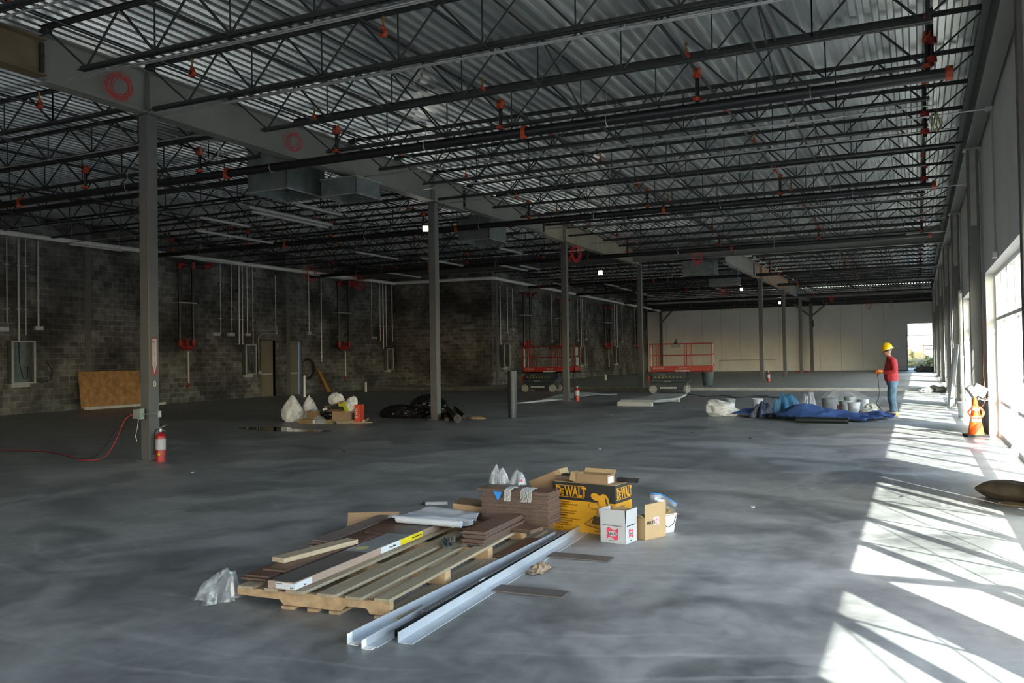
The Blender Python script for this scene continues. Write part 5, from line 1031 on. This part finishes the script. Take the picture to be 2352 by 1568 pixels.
# long carton
lc = thing('long_carton', 'long flat carton wrapped in plastic with white and yellow labels on the pallet', 'carton', (-3.68, 4.42, .127), .058)
m = MB(); m.bb((-.215, 0, 0), (0, 2.55, .052)); m.build('carton', mat('carton_side', (.34, .25, .2), .7, 0, .06), lc, bevel=.003)
m = MB(); m.bb((-.213, .003, .0525), (-.002, 2.54, .0535)); m.build('printed_top', mat('carton_top', (.125, .105, .10), .45, 0, .1, 3), lc)
m = MB(); m.bb((-.15, -.0012, .006), (0.001, 0, .046)); m.bb((0, 0, .006), (.0012, .19, .046)); m.build('white_label', PAPER, lc); m = MB(); m.bb((0, 1.08, .004), (.0014, 1.38, .05)); m.build('white_label', PAPER, lc)
m = MB(); m.bb((0, 1.38, .004), (.0014, 1.76, .05)); m.build('yellow_label', YELL, lc); m = MB(); m.prism([(-.13+.05*math.cos(a), 1.02+.06*math.sin(a)) for a in [2*math.pi*i/20 for i in range(20)]], .0537, .0543, lambda u, v, t_: (u, v, t_)); m.build('yellow_sticker', YELL, lc)
text('Terra-Plum', lc, BLK, .022, ((.0016, 1.2, .02), (0, 1, 0), (0, 0, 1))); text('Made in the Netherlands', lc, BLK, .016, ((.0016, 1.57, .022), (0, 1, 0), (0, 0, 1)))
text('Terra Plum', lc, BLK, .011, ((-.142, -.0014, .036), (1, 0, 0), (0, 0, 1))); text('830', lc, BLK, .014, ((-.035, -.0014, .012), (1, 0, 0), (0, 0, 1)), sx=1.2); text('830', lc, BLK, .014, ((.0014, .1, .012), (0, 1, 0), (0, 0, 1)))
m = MB(); m.bb((-.217, .9, .0545), (.003, 1.55, .0555)); m.build('plastic_film', mat('clear_film', (.7, .74, .78), .15, 0, .1, 10, .3, alpha=.22), lc)
# tile and plank stacks
def stack(n, x, y, z, d, rot, seed, lb, top, grp, jx=.006, jy=.012, jr=.01):
    q = random.Random(seed)
    for k in range(n):
        plank((x+q.uniform(-jx, jx), y+q.uniform(-jy, jy), z+d[2]*k), d, rot+q.uniform(-jr, jr), top if k == n-1 else lb+', '+ordn(k)+' from the bottom', group=None if k == n-1 else grp, cat='plank', name='brown_plank')
stack(19, -2.955, 7.06, .128, (.30, .655, .0108), R(90), 3, 'brown plank in the tall stack beside the yellow carton', 'topmost plank of the lower tall stack, below the plastic bands', 'planks of the tall stack', jr=.008)
stack(8, -2.95, 7.04, .128+.0108*19+.002, (.27, .64, .0108), R(90), 4, 'dark plank in the bundle held by plastic bands', 'top dark plank of the bundle held by plastic bands', 'planks of the banded bundle')
plank((-3.36, 7.02, .128+.0108*27+.004), (.25, .29, .011), R(92), 'short red-brown plank jutting out at the left of the banded bundle')
for k in range(6): plank((-2.93+.012*k*-1, 7.05+.02*0, .128+.0108*(19+k)+.001), (.26, .66-.03*k, .0001), R(90), '', group=None) if False else None
for xo in (-3.34, -3.16):         # shredded plastic bands
    t = thing('plastic_band', 'bundle of frayed milky plastic band around the dark planks, '+('left' if xo < -3.3 else 'right')+' one', 'plastic band', (xo, 6.9, .33))
    q = random.Random(int(-xo*100)); wd_ = .06 if xo < -3.3 else .1
    for k in range(9):
        m = MB(); o_ = wd_*(k/8-.5); s_ = q.uniform(.9, 1.1); pts = []
        for i in range(14):
            a = i/13; y_ = -.012-.018*math.sin(a*math.pi)*s_ if a < .5 else -.012-.018*math.sin(a*math.pi)*s_+(a-.5)*.32; z_ = .005+a*2*.10 if a < .5 else .108+.012*math.sin((a-.5)*6.28)
            pts.append((o_+q.uniform(-.004, .004)+.02*math.sin(a*3), y_, z_))
        m.tube(pts, .0042, 5); m.build('strand', MILK, t, smooth=True)
m = MB(); m.prism([(0, 0), (.085, 0), (.06, -.06), (.04, -.075)], -.004, 0, lambda u, v, t_: (u, t_, v)); tag(m.build('blue_tape_tag', BLUET, loc=(-3.47, 6.885, .415)), 'bright blue tag hanging on the side of the banded plank bundle', 'tag')
stack(10, -3.235, 6.06, .128, (.2, .80, .0108), .045, 7, 'brown plank in the small stack in the middle of the pallet', 'top plank of the small stack in the middle of the pallet', 'planks of the small stack', .012, .03, .02)
stack(3, -2.96, 6.68, .128, (.2, .3, .011), R(80), 9, 'grey-brown plank in the low pile in front of the tall stack', 'top plank of the low pile in front of the tall stack', 'planks of the low pile', .01, .02, .08)
plank((-3.03, 6.15, .024), (.15, .72, .012), .06, 'brown plank lying between the pallet and the nearest silver angle')
plank((-3.62, 6.5, .14), (.12, .5, .012), -.5, 'dark plank end sticking out left of the small stack')
for k, (a, b, lb) in enumerate((((-2.74, 6.45), -1.55, 'thin grey-brown plank flat on the floor right of the pallet, far one'), ((-2.70, 5.38), -1.53, 'thin grey-brown plank flat on the floor right of the pallet, near one'))):
    plank((a[0], a[1], .002), (.17, .52, .010), b, lb, m_=mat('grey_brown_plank', (.13, .11, .10), .6, 0, .15, 8))
# white cloth sheet, folded
def clf(x, y):
    e = min(1, max(0, (y-6.4)/.9)); return .185+.035*math.exp(-((y-6.47-.1*math.sin(x*3))/.05)**2)+.012*noise.noise(Vector((x*6, y*9, 3)))+.03*math.exp(-((y-6.95+.3*(x+4))/.09)**2)
cl = hf([(-4.36, 6.5), (-4.25, 6.42), (-4.02, 6.36), (-3.7, 6.40), (-3.58, 6.34), (-3.48, 6.5), (-3.56, 6.72), (-3.66, 7.0), (-3.95, 7.28), (-4.1, 7.28), (-4.3, 6.85)], clf, 'white_cloth', mat('white_cloth', (.52, .545, .60), .85, 0, .06, 6, .2), 70)
tag(cl, 'folded white cloth draped over the back of the pallet load', 'cloth')
m = MB(); m.cyl((-.3, 0, .032), (.33, 0, .026), .03, 12); tag(m.build('cloth_roll', mat('white_cloth', (1, 1, 1)), loc=(-3.85, 6.36, .185), rot=.03, smooth=True), 'rolled front edge of the white cloth on the pallet', 'cloth')
t = thing('caulk_tube', 'white tube with a black tip lying on the floor behind the pallet', 'tube', (-4.92, 8.1, .025), .42)
m = MB(); m.cyl((0, 0, 0), (.24, 0, 0), .022, 14); m.build('tube', WHITEP, t, smooth=True); m = MB(); m.cyl((-.03, 0, 0), (0, 0, 0), .02, 12); m.cyl((-.06, 0, 0), (-.03, 0, 0), .006, 8); m.build('nozzle', BLK, t)
m = MB(); m.box((0, 0, .06), (.5, .35, .12), Matrix.Rotation(.12, 3, 'Y')); m.box((.1, .2, .1), (.3, .02, .14), Matrix.Rotation(.5, 3, 'X')); tag(m.build('flattened_carton', CARD, loc=(-3.75, 7.2, .12), rot=.3), 'flattened brown carton behind the white cloth on the pallet', 'carton')
m = MB(); m.box((0, 0, .012), (.42, .25, .006)); tag(m.build('cardboard_scrap', CARDL, loc=(-4.2, 6.95, .14), rot=.2), 'tan cardboard scrap under the white cloth', 'cardboard')
def wedge(p): return Vector((p.x*(1-.55*max(0, p.z))+.35*max(0, p.z), p.y, p.z))
drapeobj('plastic_wrap', PLAST, (-4.33, 4.40, 0), (.22, .15, .20), 201, 'crumpled clear plastic wrap at the left front corner of the pallet', 'plastic wrap', 5, (.12, .04), .2)
t = thing('connector_bracket', 'small galvanised bracket pieces beside the small plank stack', 'bracket', (-3.40, 5.92, .128), .5)
for k, (c, d, rr_) in enumerate((((0, 0, .02), (.07, .05, .03), .3), ((-.03, .04, .035), (.05, .05, .04), .8), ((.03, .02, .05), (.06, .03, .05), -.4))):
    m = MB(); RX = Matrix.Rotation(rr_, 3, 'X') @ Matrix.Rotation(rr_, 3, 'Z')
    for (cc, dd) in (((0, 0, -d[2]/2), (d[0], d[1], .003)), ((-d[0]/2, 0, 0), (.003, d[1], d[2])), ((d[0]/2, 0, 0), (.003, d[1], d[2])), ((0, 0, 0), (.003, d[1], d[2]))): m.box(Vector(c)+RX @ Vector(cc), dd, RX)
    m.build('bracket_piece', mat('zinc_bracket', (.20, .25, .26), .4, .7), t)
cord([(-3.32, 5.85, .13), (-3.25, 5.95, .14), (-3.2, 6.0, .135), (-3.15, 6.1, .13)], .003, BRICKR, 'short dark string lying on the pallet boards', 'string')
# metal angles and dark channels
def angle(p, q, w_, h_, th, label, end=True, m_=ALU):
    a, b = Vector((*p, 0)), Vector((*q, 0)); L = (b-a).length; t = thing('metal_angle', label, 'metal angle', (p[0], p[1], 0), math.atan2(b.y-a.y, b.x-a.x)-R(90))
    m = MB(); m.bb((-w_/2, 0, 0), (w_/2, L, th)); m.build('flat_leg', m_, t); m = MB(); m.beam((-w_/2, 0, th), (-w_/2+.0, 0, h_), th, th) if False else m.bb((-w_/2, 0, th), (-w_/2+th, L, h_)); m.build('upright_leg', m_, t)
    if end:
        m = MB(); m.bb((-w_/2, -.045, 0), (w_/2-.01, 0, th*.8)); m.bb((-w_/2, -.045, th), (-w_/2+th, 0, h_*.95)); m.build('end_plate', WHITE, t)
    return t
angle((-2.93, 4.06), (-2.905, 7.05), .085, .062, .004, 'long silver metal angle nearest to the pallet')
angle((-2.815, 4.03), (-2.865, 7.15), .075, .05, .004, 'long silver metal angle in the middle, partly under the dark strips')
angle((-2.67, 4.15), (-2.80, 7.42), .095, .06, .004, 'long silver metal angle on the right, farthest from the pallet', end=False)
for k in range(5):
    m = MB(); a, b = Vector((-2.772+.009*k, 4.2+.02*k, .03+.004*(k % 3))), Vector((-2.887+.008*k, 7.1, .03+.004*(k % 3))); m.beam(a, b, .004, .04); m.beam(a+Vector((.004, 0, -.018)), b+Vector((.004, 0, -.018)), .010, .003)
    tag(m.build('dark_strip', mat('black_steel_strip', (.016, .022, .024), .4, 0, .2, 10)), 'dark thin steel strip bundled between the silver angles, %s from the left' % ordn(k), 'metal strip', 'dark strips between the angles')
m = MB(); a, b = Vector((-2.785, 4.55, .062)), Vector((-2.872, 7.15, .062)); m.beam(a, b, .034, .003); m.beam(a+Vector((-.017, 0, -.008)), b+Vector((-.017, 0, -.008)), .003, .016)
tag(m.build('grey_strip', mat('grey_strip', (.17, .17, .18), .45, .2)), 'grey folded strip lying on top of the dark strips', 'metal strip')
m = MB(); m.box((0, 0, 0), (.012, .09, .004)); tag(m.build('white_tag', PAPER, loc=(-2.795, 5.35, .066), rot=.04), 'small white sticker strip on the dark metal strips', 'sticker')
drapeobj('crumpled_paper', mat('crumpled_brown_paper', (.28, .21, .15), .85, 0, .2, 10, .5), (-2.62, 5.98, 0), (.13, .2, .045), 207, 'crumpled brown paper flat on the floor right of the metal angles', 'paper', 7, (0, 0), .4)
# ---- yellow saw carton
DR = -.155; dw = thing('saw_carton', 'big yellow and black carton with a chop saw picture beside the plank stacks', 'carton', (-3.12, 7.43, 0), DR)
W_, D_, H_ = .655, .33, .452
m = MB(); m.bb((0, 0, 0), (W_, D_, H_-.165)); m.build('yellow_body', YEL, dw, bevel=.003)
m = MB(); m.bb((0, 0, H_-.165), (W_, D_, H_-.002)); m.build('black_band', BLK, dw, bevel=.003)
m = MB(); m.bb((0.002, 0.002, H_-.002), (W_-.002, D_-.002, H_+.002)); m.build('lid', CARDL, dw)
m = MB(); m.box((.16, .04, H_+.02), (.3, .003, .05), Matrix.Rotation(1.2, 3, 'X')); m.build('lid_flap', CARD, dw)
FX, UZ = (1, 0, 0), (0, 0, 1)
def both(tx, sz, x, z, sx=1., m_=YEL, sp=1.): text(tx, dw, m_, sz, ((x, -.0006, z), FX, UZ), sx=sx, spacing=sp)
for (fr, sx_) in (((lambda x, z: ((x, -.0008, z), FX, UZ)), 1.), ((lambda x, z: ((W_+.0008, .02+(x-.03)*.92, z), (0, 1, 0), UZ)), .92)):
    z0 = H_-.125
    for i, (ch, sz, dx) in enumerate((('D', .125, 0), ('E', .09, .059), ('W', .125, .097), ('A', .125, .181), ('L', .125, .238), ('T', .125, .278))):
        text(ch, dw, YEL, sz, fr(.032+dx, z0), sx=.66*sx_, bold=.028)
for x0, x1 in ((.026, .335),):
    m = MB()
    for z in (H_-.138, H_-.034): m.bb((x0, -.0012, z), (x1, -.0002, z+.005))
    for z in (H_-.138, H_-.034): m.bb((W_, .015, z), (W_+.0012, .30, z+.005))
    m.build('logo_rules', YEL, dw)
m = MB(); m.prism([(.12, H_-.12), (.19, H_-.115), (.215, H_-.085), (.14, H_-.095)], W_-.001, W_+.0022, lambda u, v, t_: (t_, u, v)); m.build('torn_hole', mat('torn_hole', (.05, .02, .01), .9), dw)
DK = mat('dark_brown_print', (.06, .03, .005), .6)
for i, ln in enumerate(('14" CHOP SAW WITH', 'QUIK-CHANGE\u2122 KEYLESS BLADE', 'CHANGE SYSTEM')): text(ln, dw, DK, .0165, ((.03, -.0008, .262-.021*i), FX, UZ), sx=.95)
for i, ln in enumerate(('TRONZADORA DE 355 mm (14")', 'SIERRA DE CAMBIO DE HOJA', 'QUIK-CHANGE\u2122')): text(ln, dw, DK, .0165, ((.03, -.0008, .182-.021*i), FX, UZ), sx=.95)
for i, ln in enumerate(('TRONCONNEUSE DE 355 mm (14 po)', 'SYSTEME AUTOMATIQUE', 'DE CHANGEMENT', 'LAME QUIK-CHANGE\u2122')): text(ln, dw, DK, .0165, ((.03, -.0008, .112-.02*i), FX, UZ), sx=.95)
text('D28715', dw, DK, .024, ((.02, -.0008, .018), FX, UZ), sx=1.1); text('DeWALT', dw, DK, .024, ((.44, -.0008, .018), FX, UZ), sx=1.1)
for i in range(6):
    m = MB(); m.bb((W_, .03, .25-.02*i), (W_+.001, .19-.02*(i % 3), .256-.02*i)); m.build('small_print', DK, dw)
# chop saw picture: base, table, arm, motor, guard
def pic(poly, m_, nm, e): m = MB(); m.prism(poly, -.0004-e, -.0002, lambda u, v, t_: (u, t_, v)); m.build(nm, m_, dw)
SH = mat('saw_picture_shade', (.40, .19, .01), .7)
pic([(.33, .085), (.42, .15), (.60, .125), (.62, .09), (.54, .035), (.35, .07)], DK, 'picture_outline', .0004); pic([(.337, .086), (.42, .143), (.594, .12), (.612, .092), (.537, .043), (.352, .076)], SH, 'picture_base', .0007)
pic([(.41, .09), (.43, .16), (.47, .175), (.53, .165), (.56, .12), (.5, .085)], DK, 'picture_vice', .0010)
def ell(cx, cz, a, b, n_=24, t0=0.): return [(cx+a*math.cos(q)*math.cos(t0)-b*math.sin(q)*math.sin(t0), cz+a*math.cos(q)*math.sin(t0)+b*math.sin(q)*math.cos(t0)) for q in [2*math.pi*i/n_ for i in range(n_)]]
pic(ell(.535, .30, .058, .072), DK, 'picture_guard_line', .0006); pic(ell(.535, .30, .053, .067), YEL, 'picture_guard', .0009); pic(ell(.455, .335, .056, .036, t0=-.3), DK, 'picture_guard_line', .0008); pic(ell(.455, .335, .052, .032, t0=-.3), YEL, 'picture_guard', .0011)
pic(ell(.43, .255, .052, .034), DK, 'picture_motor_line', .0010); pic(ell(.43, .255, .047, .029), YEL, 'picture_motor', .0013); pic([(.455, .16), (.465, .26), (.52, .26), (.515, .16)], SH, 'picture_arm', .0012); pic(ell(.563, .30, .01, .04, t0=.3), DK, 'picture_handle', .0014)
# things on top of the yellow carton
t = carton((-2.70, 7.43, H_+.004), (.33, .14, .085), DR-.02, 'open brown carton with a white label on top of the yellow carton')
m = MB(); m.bb((.166, -.055, .01), (.168, .045, .065)); m.build('white_label', PAPER, t); m = MB(); m.box((-.19, -.02, .05), (.07, .1, .08), Matrix.Rotation(.2, 3, 'Y')); m.build('side_flap', CARDL, t); m = MB(); m.box((0, .09, .09), (.32, .004, .06), Matrix.Rotation(-.6, 3, 'X')); m.build('rear_flap', CARDL, t)
m = MB(); m.box((0, 0, .02), (.26, .1, .035)); m.mi = 1; m.box((.02, .01, .045), (.2, .07, .02)); tag(m.build('brown_strip_pack', [mat('brown_strip', (.16, .11, .09), .7), BLK], loc=(-2.98, 7.52, H_+.004), rot=DR), 'brown strip and black foam lying on the yellow carton, left side', 'strip')
m = MB(); m.tube([(-.11, 0, .045), (.13, 0, .07)], .035, 14); tag(m.build('paper_tube', CARDL, loc=(-2.83, 7.62, H_+.0), rot=DR+.2, smooth=True), 'rolled tan paper tube behind the open carton on the yellow carton', 'tube')
m = MB(); m.bb((0, -.02, 0), (.2, .02, .003)); m.bb((0, -.02, 0), (.2, -.017, .035)); m.bb((0, .017, 0), (.2, .02, .035)); m.bb((.19, .02, .03), (.205, .045, .034)); tag(m.build('black_channel', BLK, loc=(-2.53, 7.58, H_+.004), rot=-.2), 'short black metal channel jutting out right of the yellow carton top', 'metal channel')
# brown carton tilted and clear plastic behind the stacks
t = thing('tilted_carton', 'tilted brown carton behind the banded plank bundle', 'carton', (-3.36, 7.55, .26), (0, R(-22), -.1))
m = MB(); m.bb((0, 0, 0), (.30, .16, .17)); m.build('body', CARD, t, bevel=.003); m = MB(); m.bb((.3, 0, .03), (.36, .16, .17)); m.build('end_panel', CARDL, t); m = MB(); m.box((.05, -.003, .06), (.02, .004, .05)); m.build('label_strip', PAPER, t)
m = MB(); m.bb((-.02, -.02, 0), (.6, .3, .26)); tag(m.build('supporting_carton', CARD, loc=(-3.45, 7.45, 0), rot=.0), 'brown carton on the floor under the tilted one behind the stacks', 'carton')
m = MB(); m.box((0, 0, 0), (.05, .004, .06)); m.mi = 1; m.box((-.004, -.003, .005), (.018, .003, .022)); tag(m.build('white_card', [PAPER, PINK], loc=(-3.33, 7.2, .47), rot=0), 'small white card with a red mark on top of the banded bundle', 'card')
drapeobj('plastic_bag', PLAST, (-3.60, 7.22, .425), (.13, .09, .17), 211, 'tall crumpled clear plastic bag standing on the tall stack, left part', 'plastic bag')
drapeobj('plastic_bag', PLAST, (-3.40, 7.25, .425), (.12, .09, .13), 213, 'rounded clear plastic bag on the tall stack, right part', 'plastic bag')
# ---- white carton with red logo
def logo(par, fr, w_):
    u0, v0 = 0, 0; out = [(-.5, .36), (-.42, .46), (-.3, .5), (-.1, .38), (.1, .28), (.3, .32), (.5, .48), (.5, -.3), (.42, -.46), (.28, -.5), (.12, -.42), (-.05, -.3), (-.25, -.26), (-.5, -.42)]
    o, rt = Vector(fr[0]), Vector(fr[1]); nn = rt.cross(Vector((0, 0, 1)))
    f_ = lambda u, v, t_: o+rt*(u*w_)+Vector((0, 0, v*w_))+nn*t_
    m = MB(); m.prism(out, 0, .0006, f_); m.build('red_logo', PINK, par)
    m = MB(); m.prism([(.43*math.cos(a), .2*math.sin(a)*(1 if abs(math.cos(a)) < .8 else .8)) for a in [2*math.pi*i/24 for i in range(24)]], .0003, .0010, f_); m.build('logo_oval', CARDW, par)
    text('ELCO', par, BLK, .27*w_, (o-rt*.37*w_+Vector((0, 0, -.1*w_))+nn*.0012, rt, (0, 0, 1)), sx=1.1, bold=.02)
ER = -.165; el = thing('white_carton', 'open white carton with red ELCO logos in front of the yellow carton', 'carton', (-2.53, 7.075, 0), ER)
w_, d_, h_ = .245, .215, .178; th = .004
m = MB(); m.bb((0, 0, 0), (w_, d_, th)); m.bb((0, 0, 0), (w_, th, h_)); m.bb((0, d_-th, 0), (w_, d_, h_)); m.bb((0, 0, 0), (th, d_, h_)); m.bb((w_-th, 0, 0), (w_, d_, h_)); m.build('body', CARDW, el)
for (c, d, rx, ry) in (((w_/2, -.003, h_+.055), (w_-.01, .004, .115), .04, 0), ((w_+.004, d_/2, h_+.055), (.004, d_-.01, .115), 0, .06), ((-.008, d_/2, h_+.05), (.004, d_-.01, .11), 0, -.14), ((w_/2, d_+.006, h_+.045), (w_-.01, .004, .10), -.15, 0)):
    m = MB(); m.box(c, d, Matrix.Rotation(rx, 3, 'X') @ Matrix.Rotation(ry, 3, 'Y')); m.build('flap', CARDW if c[1] < .2 else CARDL, el)
m = MB(); m.bb((.005, .005, .12), (w_-.005, d_-.005, .125)); m.build('inner_lining', CARD, el)
for fr, tx in (((lambda x, z: ((x, -.0006, z), (1, 0, 0))), 1.), ((lambda x, z: ((w_+.0006, x*.87, z), (0, 1, 0))), .85)):
    a, b = fr(w_/2-.005, .082); logo(el, (a, b), .11 if tx == 1. else .085)
    a, b = fr(.025, .148); text('ELCO CONSTRUCTION PRODUCTS', el, BLK, .0125, (a, b, UZ), sx=.92*tx)
    a, b = fr(.085, .018); text('TKL28-175', el, BLK, .011, (a, b, UZ), sx=tx)
drapeobj('plastic_wrap', PLAST, (-2.41, 7.17, .127), (.09, .07, .13), 221, 'clear plastic sticking out of the white ELCO carton', 'plastic wrap')
# ---- tan carton
HR = math.atan2(.24, .12); hl = thing('tan_carton', 'open tan carton with HILTI lettering right of the white carton', 'carton', (-2.185, 7.255, 0), HR)
w_, d_, h_ = .272, .16, .19
m = MB(); m.bb((0, 0, 0), (w_, d_, th)); m.bb((0, 0, 0), (w_, th, h_)); m.bb((0, d_-th, 0), (w_, d_, h_)); m.bb((0, 0, 0), (th, d_, h_)); m.bb((w_-th, 0, 0), (w_, d_, h_)); m.build('body', CARDL, hl)
m = MB(); m.box((w_/2, -.002, h_+.06), (w_-.004, .004, .125), Matrix.Rotation(.03, 3, 'X')); m.build('front_flap', CARDL, hl)
m = MB(); m.box((w_+.03, d_/2, h_+.02), (.07, d_, .004), Matrix.Rotation(-.5, 3, 'Y')); m.build('side_flap', CARDL, hl); m = MB(); m.box((-.02, d_/2, h_+.015), (.05, d_, .004), Matrix.Rotation(.7, 3, 'Y')); m.build('side_flap', CARDL, hl)
text('HILTI', hl, BLK, .036, ((.026, -.0008, .135), FX, UZ), sx=1.2, bold=.035)
m = MB(); m.bb((.11, -.0022, .12), (.18, -.0014, .188)); m.build('sticker', mat('sticker_white', (.6, .58, .62), .6), hl); text('UPS', hl, PINK, .034, ((.118, -.0024, .150), FX, UZ)); text('CD', hl, PINK, .034, ((.122, -.0024, .123), FX, UZ))
m = MB(); m.bb((.12, -.0032, h_+.08), (.15, -.002, h_+.118)); m.build('tape_piece', mat('brown_tape', (.36, .24, .12), .4), hl)
drapeobj('plastic_wrap', PLAST, (-2.2, 7.42, .1), (.07, .06, .15), 223, 'clear plastic inside the tan carton', 'plastic wrap')
# white square bucket and zip bag behind
t = thing('white_tub', 'white square bucket behind the tan carton', 'bucket', (-2.16, 7.70, 0), 1.0)
m = MB()
for s1, z1_ in ((.085, 0), ):
    q0, q1 = .078, .1; vs = [(-q0, -q0, 0), (q0, -q0, 0), (q0, q0, 0), (-q0, q0, 0), (-q1, -q1, .17), (q1, -q1, .17), (q1, q1, .17), (-q1, q1, .17), (-q1+.005, -q1+.005, .17), (q1-.005, -q1+.005, .17), (q1-.005, q1-.005, .17), (-q1+.005, q1-.005, .17), (-q0, -q0, .01), (q0, -q0, .01), (q0, q0, .01), (-q0, q0, .01)]
    m.add(vs, [(0, 3, 2, 1), (0, 1, 5, 4), (1, 2, 6, 5), (2, 3, 7, 6), (3, 0, 4, 7), (4, 5, 9, 8), (5, 6, 10, 9), (6, 7, 11, 10), (7, 4, 8, 11), (8, 9, 13, 12), (9, 10, 14, 13), (10, 11, 15, 14), (11, 8, 12, 15), (12, 13, 14, 15)])
m.build('tub', mat('white_plastic', (.68, .7, .72), .4), t); m = MB(); m.box((0, .0, .185), (.24, .21, .004), Matrix.Rotation(.25, 3, 'X')); m.build('cardboard_lid', CARDL, t); m = MB(); m.tube([(-.09, -.095, .15), (-.06, -.1, .08), (0, -.095, .05), (.06, -.1, .08), (.09, -.098, .15)], .003, 5); m.build('wire_handle', STEELD, t)
zb = thing('zip_bag', 'clear zip bag with a blue seal sticking up behind the tan carton', 'plastic bag', (-2.22, 7.86, .17), .2)
m = MB(); vs = []; fs = []
for i in range(9):
    for j in range(7): u, v = i/8, j/6; vs.append((-.1+.24*u+.02*v, .02*math.sin(u*9+v*4)+.015*math.sin(v*7), -.02+v*(.17-.1*u**2)+.0*u))
for i in range(8):
    for j in range(6): fs.append((i*7+j, (i+1)*7+j, (i+1)*7+j+1, i*7+j+1))
m.add(vs, fs); o = m.build('bag_film', PLAST, zb, smooth=True); sd = o.modifiers.new('s', 'SOLIDIFY'); sd.thickness = .002
m = MB(); m.tube([vs[i*7+6] for i in range(9)], .0055, 6); m.build('blue_seal', BLUET, zb, smooth=True); m = MB(); m.tube([(vs[i*7+6][0], vs[i*7+6][1], vs[i*7+6][2]-.012) for i in range(9)], .002, 5); m.build('purple_line', mat('purple_line', (.25, .1, .3)), zb)
# small litter on the slab
q = random.Random(12)
for k, (x, y) in enumerate(((-9.6, 9.3), (-9.2, 12.4), (-7.5, 22), (-4.2, 17.4), (-5, 14), (-2.9, 16.6), (-1.6, 9.2), (-.2, 10.4), (.2, 10.0), (-6.5, 26))):
    tag(blob((.03, .02, .02), 230+k, 1, .4, 2, False).build('pebble', STEELD if k % 2 else WHITEP, loc=(x, y, 0)), 'tiny crumb on the bare slab, '+['left of the plank pallet', 'between nearest column and debris heap', 'far out in the middle of the hall', 'midway towards the tarp', 'halfway to the second column', 'in front of the black roll', 'left of the sunlit patch', 'in the sunlight near the brown sack', 'right edge of the sunlit patch near the sack', 'in front of the wallboard stack'][k], 'debris crumb', 'crumbs on the slab')
